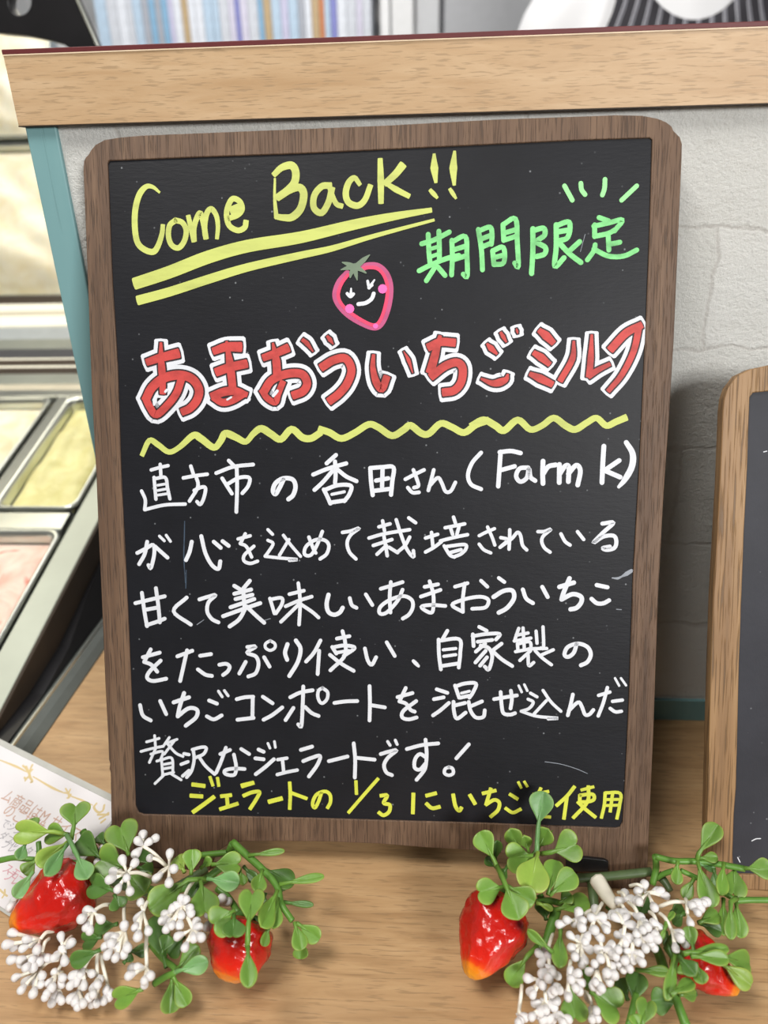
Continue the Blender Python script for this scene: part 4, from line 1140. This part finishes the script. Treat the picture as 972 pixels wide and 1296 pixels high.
# black end bracket of the glass guard
loop = [(122, 57), (97, 0), (60, -110), (-70, -130), (-70, 30), (0, 42), (32, 45), (58, 50), (80, 56), (92, 64), (104, 100), (160, 330), (184, 330)]
hole = [(25 + 14 * math.cos(a), 2 + 17 * math.sin(a)) for a in np.linspace(0, 2 * math.pi, 24, endpoint=False)]
brk = Matrix.Translation((0, .35, 0))
to2 = lambda q: (on_y(*q, .35)[0], on_y(*q, .35)[2])
pm = plate_mesh('end_bracket', [[to2(q) for q in loop], [to2(q) for q in hole]], .014, .001); pm.transform(brk)
o = mesh_obj('end_bracket', pm, MAT['black'], dc); o['label'] = 'black end bracket with a round hole'
bm = bmesh.new()
p0, p1, p2 = (Vector(on_y(*q, .349)) for q in ((184, 330), (123.5, 57), (98.5, 0))); p3 = Vector(on_y(61.5, -110, .349))
tube(bm, [p0, p1, p2, p3], .0017, 8)
o = bm_obj('bracket_edge', bm, MAT['steel'], dc, True); o['label'] = 'steel edge of the black bracket'
# lamp above the pans, carried by the bracket
bm = bmesh.new(); tube(bm, [(-1.0, .357, .575), (-.335, .357, .575)], .011, 12); bm_obj('lamp_housing', bm, MAT['white'], dc, True)

def gelmat(name, c1, c2, c3=None, amt=.55):
    m, nt, bs = newmat(name)
    n = noise_tex(nt, coords(nt), 26, 5, .6, .8)
    c = ramp(nt, n, [(.35, c2), (.6, c1)])
    if c3:
        n2 = noise_tex(nt, coords(nt), 30, 2, .5, 1.2)
        c = mixc(nt, ramp(nt, n2, [(amt, (0, 0, 0, 1)), (amt + .08, (1, 1, 1, 1))]), c, c3)
    nt.links.new(c, bs.inputs['Base Color']); bs.inputs['Roughness'].default_value = .5
    bs.inputs['Subsurface Weight'].default_value = .2; bs.inputs['Subsurface Radius'].default_value = (.01, .008, .005); bs.inputs['Subsurface Scale'].default_value = .5
    return m
GM = {'pink': gelmat('strawberry_milk_gelato', lin(248, 222, 206), lin(232, 186, 168), lin(222, 90, 60), .60),
      'green': gelmat('pale_pistachio_gelato', lin(238, 232, 172), lin(216, 208, 140)),
      'cream': gelmat('cream_gelato', lin(250, 242, 216), lin(232, 218, 176)), 'custard': gelmat('custard_gelato', lin(246, 238, 212), lin(236, 222, 182))}
def pan(m4, w_, l_, depth, heap, flavour, label, seed, fill=-.012):
    """pan space: x across, y along, z up; rim at z=0"""
    p = empty('gelato_pan', m4, label, 'pan', 'gelato pans in the display case')
    bm = bmesh.new(); r = .012
    def loop_(ins, z, rr):
        x0, y0, x1, y1 = -w_ / 2 + ins, -l_ / 2 + ins, w_ / 2 - ins, l_ / 2 - ins
        return [bm.verts.new((x, y, z)) for x, y in rrect(x0, y0, x1, y1, rr)]
    L = [loop_(0, -.003, r), loop_(0, 0, r), loop_(.002, .0012, r), loop_(.0045, -.001, r * .8), loop_(.006, -.006, r * .8), loop_(.012, -depth, r * .7)]
    for a, b in zip(L, L[1:]):
        n = len(a)
        for k in range(n): bm.faces.new((a[k], a[(k + 1) % n], b[(k + 1) % n], b[k]))
    bm.faces.new(L[-1])
    bm_obj('tray', bm, MAT['steel'], p, True, local=True)
    bm = bmesh.new(); nx, ny = 26, 40; G = []
    for i in range(nx + 1):
        row = []
        for j in range(ny + 1):
            u, v = -1 + 2 * i / nx, -1 + 2 * j / ny
            x, y = u * (w_ / 2 - .0085), v * (l_ / 2 - .0085)
            e = (1 - abs(u) ** 4) * (1 - abs(v) ** 4)
            q = Vector((x * 26 + seed * 3.1, y * 16, seed))
            z = fill + heap * e + e * (.009 * noise.noise(q) + .003 * math.sin(y * 90 + 2.5 * noise.noise(q * .6) + x * 50) + .003 * noise.noise(q * 3))
            row.append(bm.verts.new((x, y, z)))
        G.append(row)
    for i in range(nx):
        for j in range(ny): bm.faces.new((G[i][j], G[i + 1][j], G[i + 1][j + 1], G[i][j + 1]))
    bm_obj('gelato', bm, GM[flavour], p, True, local=True)
def tilt(x, y, ang=math.atan(TS), z=None): return Matrix.Translation((x, y, tz(y) + .001 if z is None else z)) @ Matrix.Rotation(ang, 4, 'X')
pan(tilt(-.3715, .052), .082, .200, .07, .004, 'pink', 'steel pan of pale pink strawberry gelato nearest the chalkboard', 1)
pan(tilt(-.3715, .267), .082, .192, .07, .010, 'green', 'steel pan of pale yellow-green gelato just behind the pink one', 2)
pan(tilt(-.475, .267), .090, .192, .07, .010, 'cream', 'steel pan of cream gelato left of the yellow-green one', 3)
pan(tilt(-.655, .75, rad(60), .312), .22, .25, .05, .03, 'custard', 'upright-tilted pan of swirled custard gelato above the steel ledge, at the left', 4)
pan(tilt(-.72, .86, rad(60), .515), .24, .20, .05, .02, 'custard', 'small upper pan of custard gelato near the top left edge, under the black bracket', 6)
box('riser', (-1.0, .705, FLOOR), (-.62, 1.04, .17), MAT['steel_dull'], dc)
box('riser', (-1.0, 1.0, .17), (-.68, 1.04, .60), MAT['steel_dull'], dc)

# ------------------------------------------------------------------ shelf of books, cabinet
YB = 1.5
sh = empty('bookshelf', at(-.45, YB + .12, FLOOR), 'white bookshelf far behind the counter, holding a row of pale books', 'shelf')
box('shelf_board', (-1.05, YB, .50), (-.11, YB + .26, .52), MAT['white'], sh)
box('shelf_board', (-1.05, YB, .84), (-.11, YB + .26, .86), MAT['white'], sh)
box('back_panel', (-1.05, YB + .26, FLOOR), (-.11, YB + .28, 1.2), MAT['white'], sh)
box('side_panel', (-1.07, YB, FLOOR), (-1.05, YB + .28, 1.2), MAT['white'], sh)
box('side_panel', (-.11, YB, FLOOR), (-.09, YB + .28, 1.2), MAT['white'], sh)
pal = [('white', (238, 240, 246)), ('pale blue', (190, 212, 232)), ('white', (232, 236, 244)), ('lilac', (206, 204, 230)), ('tan', (196, 170, 130)), ('grey', (176, 180, 190)), ('white', (244, 244, 246)), ('violet blue', (136, 140, 206)),
       ('pale grey', (214, 218, 226)), ('white', (236, 240, 246)), ('orange', (214, 136, 88)), ('pale blue', (176, 208, 230)), ('white', (240, 240, 244)), ('sky blue', (140, 184, 216)), ('pale lilac', (220, 216, 234))]
nth = ['first', 'second', 'third', 'fourth', 'fifth', 'sixth', 'seventh', 'eighth', 'ninth', 'tenth', 'eleventh', 'twelfth', 'thirteenth', 'fourteenth']
BM_ = {}
x = -.768; cnt = {}
books = []
while x < -.135:
    nm, c = pal[(len(books) * 7 + random.randint(0, 3)) % len(pal)]
    wd_ = random.uniform(.012, .026) if nm in ('white', 'pale blue', 'pale grey') else random.uniform(.009, .017)
    books.append((x, wd_, nm, c, random.uniform(.232, .262))); x += wd_ + .0012
last = len(books)
for x, wd_, nm, c, hgt in books:
    k = cnt.get(nm, 0); cnt[nm] = k + 1
    if (nm) not in BM_: BM_[nm] = plain(nm.replace(' ', '_') + '_book_cover', lin(*c), .55, 0, .10, 90)
    b = empty('book', at(x + wd_ / 2, YB + .09, .52), f'{nm} book on the far shelf, {nth[min(k, 13)]} {nm} spine from the left', 'book', 'books on the far shelf')
    bm = bmesh.new()
    add_box(bm, (x, YB + .012, .52), (x + .0016, YB + .17, .52 + hgt)); add_box(bm, (x + wd_ - .0016, YB + .012, .52), (x + wd_, YB + .17, .52 + hgt)); add_box(bm, (x, YB + .010, .52), (x + wd_, YB + .0125, .52 + hgt), .0006)
    bm_obj('cover', bm, BM_[nm], b)
    box('pages', (x + .0016, YB + .014, .523), (x + wd_ - .0016, YB + .166, .517 + hgt), MAT['white'], b)

cb = empty('cabinet', at(.35, YB + .25, FLOOR), 'tall grey-white double cabinet in the background between the books and the person', 'cabinet')
box('body', (-.075, YB + .02, FLOOR), (.90, YB + .5, 1.3), MAT['offwhite'], cb, .003)
box('corner_post', (-.085, YB - .02, FLOOR), (-.035, YB + .02, 1.3), MAT['white'], cb, .004)
box('door', (-.03, YB, FLOOR + .08), (.022, YB + .02, 1.28), MAT['offwhite'], cb, .002)
box('door', (.033, YB, FLOOR + .08), (.88, YB + .02, 1.28), MAT['greypanel'], cb, .002)
o = box('door_gap', (.022, YB + .004, FLOOR + .08), (.033, YB + .018, 1.28), MAT['darkgap'], cb); o['label'] = 'dark gap between the doors'  # dark strip painted in for the shade between the doors

# ------------------------------------------------------------------ the person behind the counter
PX, PY = .335, .80
per = empty('person', at(PX, PY, FLOOR), 'person in white shirt and dark pinstriped apron standing behind the partition at top right', 'person')
def loft(bm, rings, seg=20):
    """rings: (x,y,z,rx,ry) horizontal ellipses, or tubes for limbs"""
    R_ = []
    for x, y, z, rx, ry in rings: R_.append([bm.verts.new((x + rx * math.cos(2 * math.pi * k / seg), y + ry * math.sin(2 * math.pi * k / seg), z)) for k in range(seg)])
    for a, b in zip(R_, R_[1:]):
        for k in range(seg): bm.faces.new((a[k], a[(k + 1) % seg], b[(k + 1) % seg], b[k]))
    bm.faces.new(R_[0][::-1]); bm.faces.new(R_[-1])
def fuse(bm, name, mat, parent, voxel=.008):
    bmesh.ops.recalc_face_normals(bm, faces=bm.faces)
    me = bpy.data.meshes.new(name); bm.to_mesh(me); bm.free()
    o = bpy.data.objects.new(name, me); C.objects.link(o)
    md = o.modifiers.new('r', 'REMESH'); md.mode = 'VOXEL'; md.voxel_size = voxel
    ms = o.modifiers.new('s', 'SMOOTH'); ms.iterations = 6; ms.factor = .5
    dg = bpy.context.evaluated_depsgraph_get(); m2 = bpy.data.meshes.new_from_object(o.evaluated_get(dg))
    bpy.data.objects.remove(o); m2.name = name; m2.materials.clear()
    return mesh_obj(name, m2, mat, parent, True, local=True)
TORSO = [(0, .0, .84, .155, .105), (0, 0, .95, .150, .105), (0, 0, 1.05, .140, .10), (0, 0, 1.18, .148, .106), (0, 0, 1.29, .150, .104), (0, 0, 1.36, .130, .088), (0, 0, 1.405, .10, .070), (0, .005, 1.43, .07, .06)]
def arms(bm, g):
    for s in (-1, 1):
        tube(bm, catmull([(s * .105, 0, 1.365), (s * .150, 0, 1.315), (s * .178, .005, 1.21), (s * .188, .0, 1.09), (s * .17, -.10, .99), (s * .13, -.20, .96)], 5),
             [np.interp(v, [0, .2, .45, .65, 1], [.045, .050, .046, .042, .032]) + g for v in np.linspace(0, 1, 26)], 14)
bm = bmesh.new(); loft(bm, [(0, 0, z, rx, ry) for _, _, z, rx, ry in TORSO]); arms(bm, -.004)
loft(bm, [(0, .005, 1.40, .055, .055), (0, .0, 1.47, .05, .052), (0, -.012, 1.50, .052, .062), (0, -.018, 1.54, .066, .082), (0, -.015, 1.60, .074, .092), (0, -.008, 1.66, .072, .09), (0, 0, 1.70, .052, .065), (0, 0, 1.72, .02, .025)])
tube(bm, [(0, -.095, 1.60), (0, -.113, 1.572), (0, -.098, 1.562)], [.008, .013, .009], 8)
for s in (-1, 1):
    tube(bm, [(s * .074, -.005, 1.57), (s * .080, -.002, 1.60), (s * .074, 0, 1.62)], [.008, .012, .008], 8)
    loft(bm, [(s * .085, 0, .03, .04, .05), (s * .085, 0, .10, .042, .048), (s * .085, .0, .28, .055, .058), (s * .085, -.005, .46, .058, .06), (s * .08, 0, .70, .08, .085), (s * .075, 0, .88, .085, .10)])
    loft(bm, [(s * .09, -.06, 0, .042, .12), (s * .09, -.055, .04, .040, .11), (s * .088, -.02, .075, .036, .06)])
    wr = Vector((s * .13, -.20, .96))
    tube(bm, [wr, wr + Vector((-s * .02, -.04, -.005)), wr + Vector((-s * .04, -.085, -.015))], [.024, .034, .028], 10)
    for k, (fx, ln) in enumerate(((-.026, .058), (-.009, .070), (.009, .066), (.025, .052))):
        b0 = wr + Vector((-s * .04 + fx, -.08, -.014)); tube(bm, [b0, b0 + Vector((-s * .01, -ln * .55, -.006)), b0 + Vector((-s * .016, -ln, -.03))], [.0095, .009, .007], 8)
    b0 = wr + Vector((-s * .045, -.03, 0)); tube(bm, [b0, b0 + Vector((-s * .03, -.02, .004)), b0 + Vector((-s * .045, -.045, -.002))], [.011, .010, .008], 8)
skin = plain('skin', lin(224, 182, 156), .5, 0, .04, 30)
fuse(bm, 'body', skin, per, .006)
bm = bmesh.new(); loft(bm, [(0, 0, z, rx + .010, ry + .010) for _, _, z, rx, ry in TORSO]); arms(bm, .010)
loft(bm, [(0, .004, 1.41, .085, .075), (0, .004, 1.44, .066, .062), (0, .002, 1.462, .062, .062)])
fuse(bm, 'shirt', plain('white_shirt', lin(240, 240, 242), .8, 0, .02, 20), per)
bm = bmesh.new()
for s in (-1, 1): loft(bm, [(s * .085, 0, .09, .060, .066), (s * .085, 0, .46, .072, .078), (s * .08, 0, .70, .094, .10), (s * .075, 0, .87, .092, .114)])
loft(bm, [(0, 0, .80, .168, .118), (0, 0, .96, .166, .120)])
fuse(bm, 'trousers', plain('dark_trousers', lin(40, 40, 46), .8), per)
bm = bmesh.new()
loft(bm, [(0, .025, 1.50, .06, .07), (0, .02, 1.58, .083, .085), (0, .012, 1.64, .085, .092), (0, .0, 1.70, .066, .08), (0, 0, 1.735, .03, .035)])
fuse(bm, 'hair', plain('dark_hair', lin(40, 32, 28), .5, 0, .3, 200), per)
for s in (-1, 1):
    bm = bmesh.new(); bmesh.ops.create_uvsphere(bm, u_segments=12, v_segments=8, radius=.011)
    for v in bm.verts: v.co += Vector((s * .030, -.092, 1.605))
    bm_obj('eye', bm, plain('dark_eye', lin(50, 40, 36), .2), per, True, local=True)
bm = bmesh.new(); tube(bm, catmull([(-.022, -.088, 1.537), (0, -.096, 1.534), (.022, -.088, 1.537)], 4), .004, 8)
bm_obj('mouth', bm, plain('lips', lin(190, 110, 104), .4), per, True, local=True)
# apron: dark with white pinstripes
m, nt, bs = newmat('pinstripe_apron')
tc = nt.nodes.new('ShaderNodeTexCoord'); sx = nd(nt, 'ShaderNodeSeparateXYZ'); nt.links.new(tc.outputs['UV'], sx.inputs[0])
mu = nd(nt, 'ShaderNodeMath', operation='MULTIPLY'); nt.links.new(sx.outputs[0], mu.inputs[0]); mu.inputs[1].default_value = 13
fr = nd(nt, 'ShaderNodeMath', operation='FRACT'); nt.links.new(mu.outputs[0], fr.inputs[0])
st = ramp(nt, fr.outputs[0], [(0, lin(46, 44, 50)), (.62, lin(46, 44, 50)), (.65, lin(190, 190, 198)), (.70, lin(190, 190, 198)), (.74, lin(60, 58, 64)), (.90, lin(150, 150, 158)), (.95, lin(46, 44, 50))])
nt.links.new(st, bs.inputs['Base Color']); bs.inputs['Roughness'].default_value = .8
bm = bmesh.new(); uv = bm.loops.layers.uv.new('UVMap'); G = []; NZ, NU = 40, 36
def tor(z):
    zz = [r[2] for r in TORSO]
    return np.interp(z, zz, [r[3] for r in TORSO]) + .017, np.interp(z, zz, [r[4] for r in TORSO]) + .016
for i in range(NZ + 1):
    row = []
    for j in range(NU + 1):
        u = -1 + 2 * j / NU
        top = 1.309 + .085 * abs(u) ** 1.9
        z = .45 + (top - .45) * i / NZ
        zc = max(z, .84); rx, ry = tor(zc)
        hwid = np.interp(z, [.45, 1.0, 1.12, 1.22, 1.30, 1.33, 1.42], [.20, .19, .165, .135, .110, .098, .08])
        xx = u * hwid; yy = -ry * math.sqrt(max(.02, 1 - min(.98, (xx / (rx + .07)) ** 2)))
        row.append((bm.verts.new((xx, yy, z)), u))
    G.append(row)
for i in range(NZ):
    for j in range(NU):
        q = (G[i][j], G[i][j + 1], G[i + 1][j + 1], G[i + 1][j]); f = bm.faces.new([v[0] for v in q])
        for lp, v in zip(f.loops, q): lp[uv].uv = (v[1] * .5 + .5, v[0].co.z)
bmesh.ops.recalc_face_normals(bm, faces=bm.faces)
bmesh.ops.solidify(bm, geom=bm.faces[:], thickness=.002)
o = bm_obj('apron', bm, m, per, True, local=True); o['label'] = 'dark apron with white pinstripes'
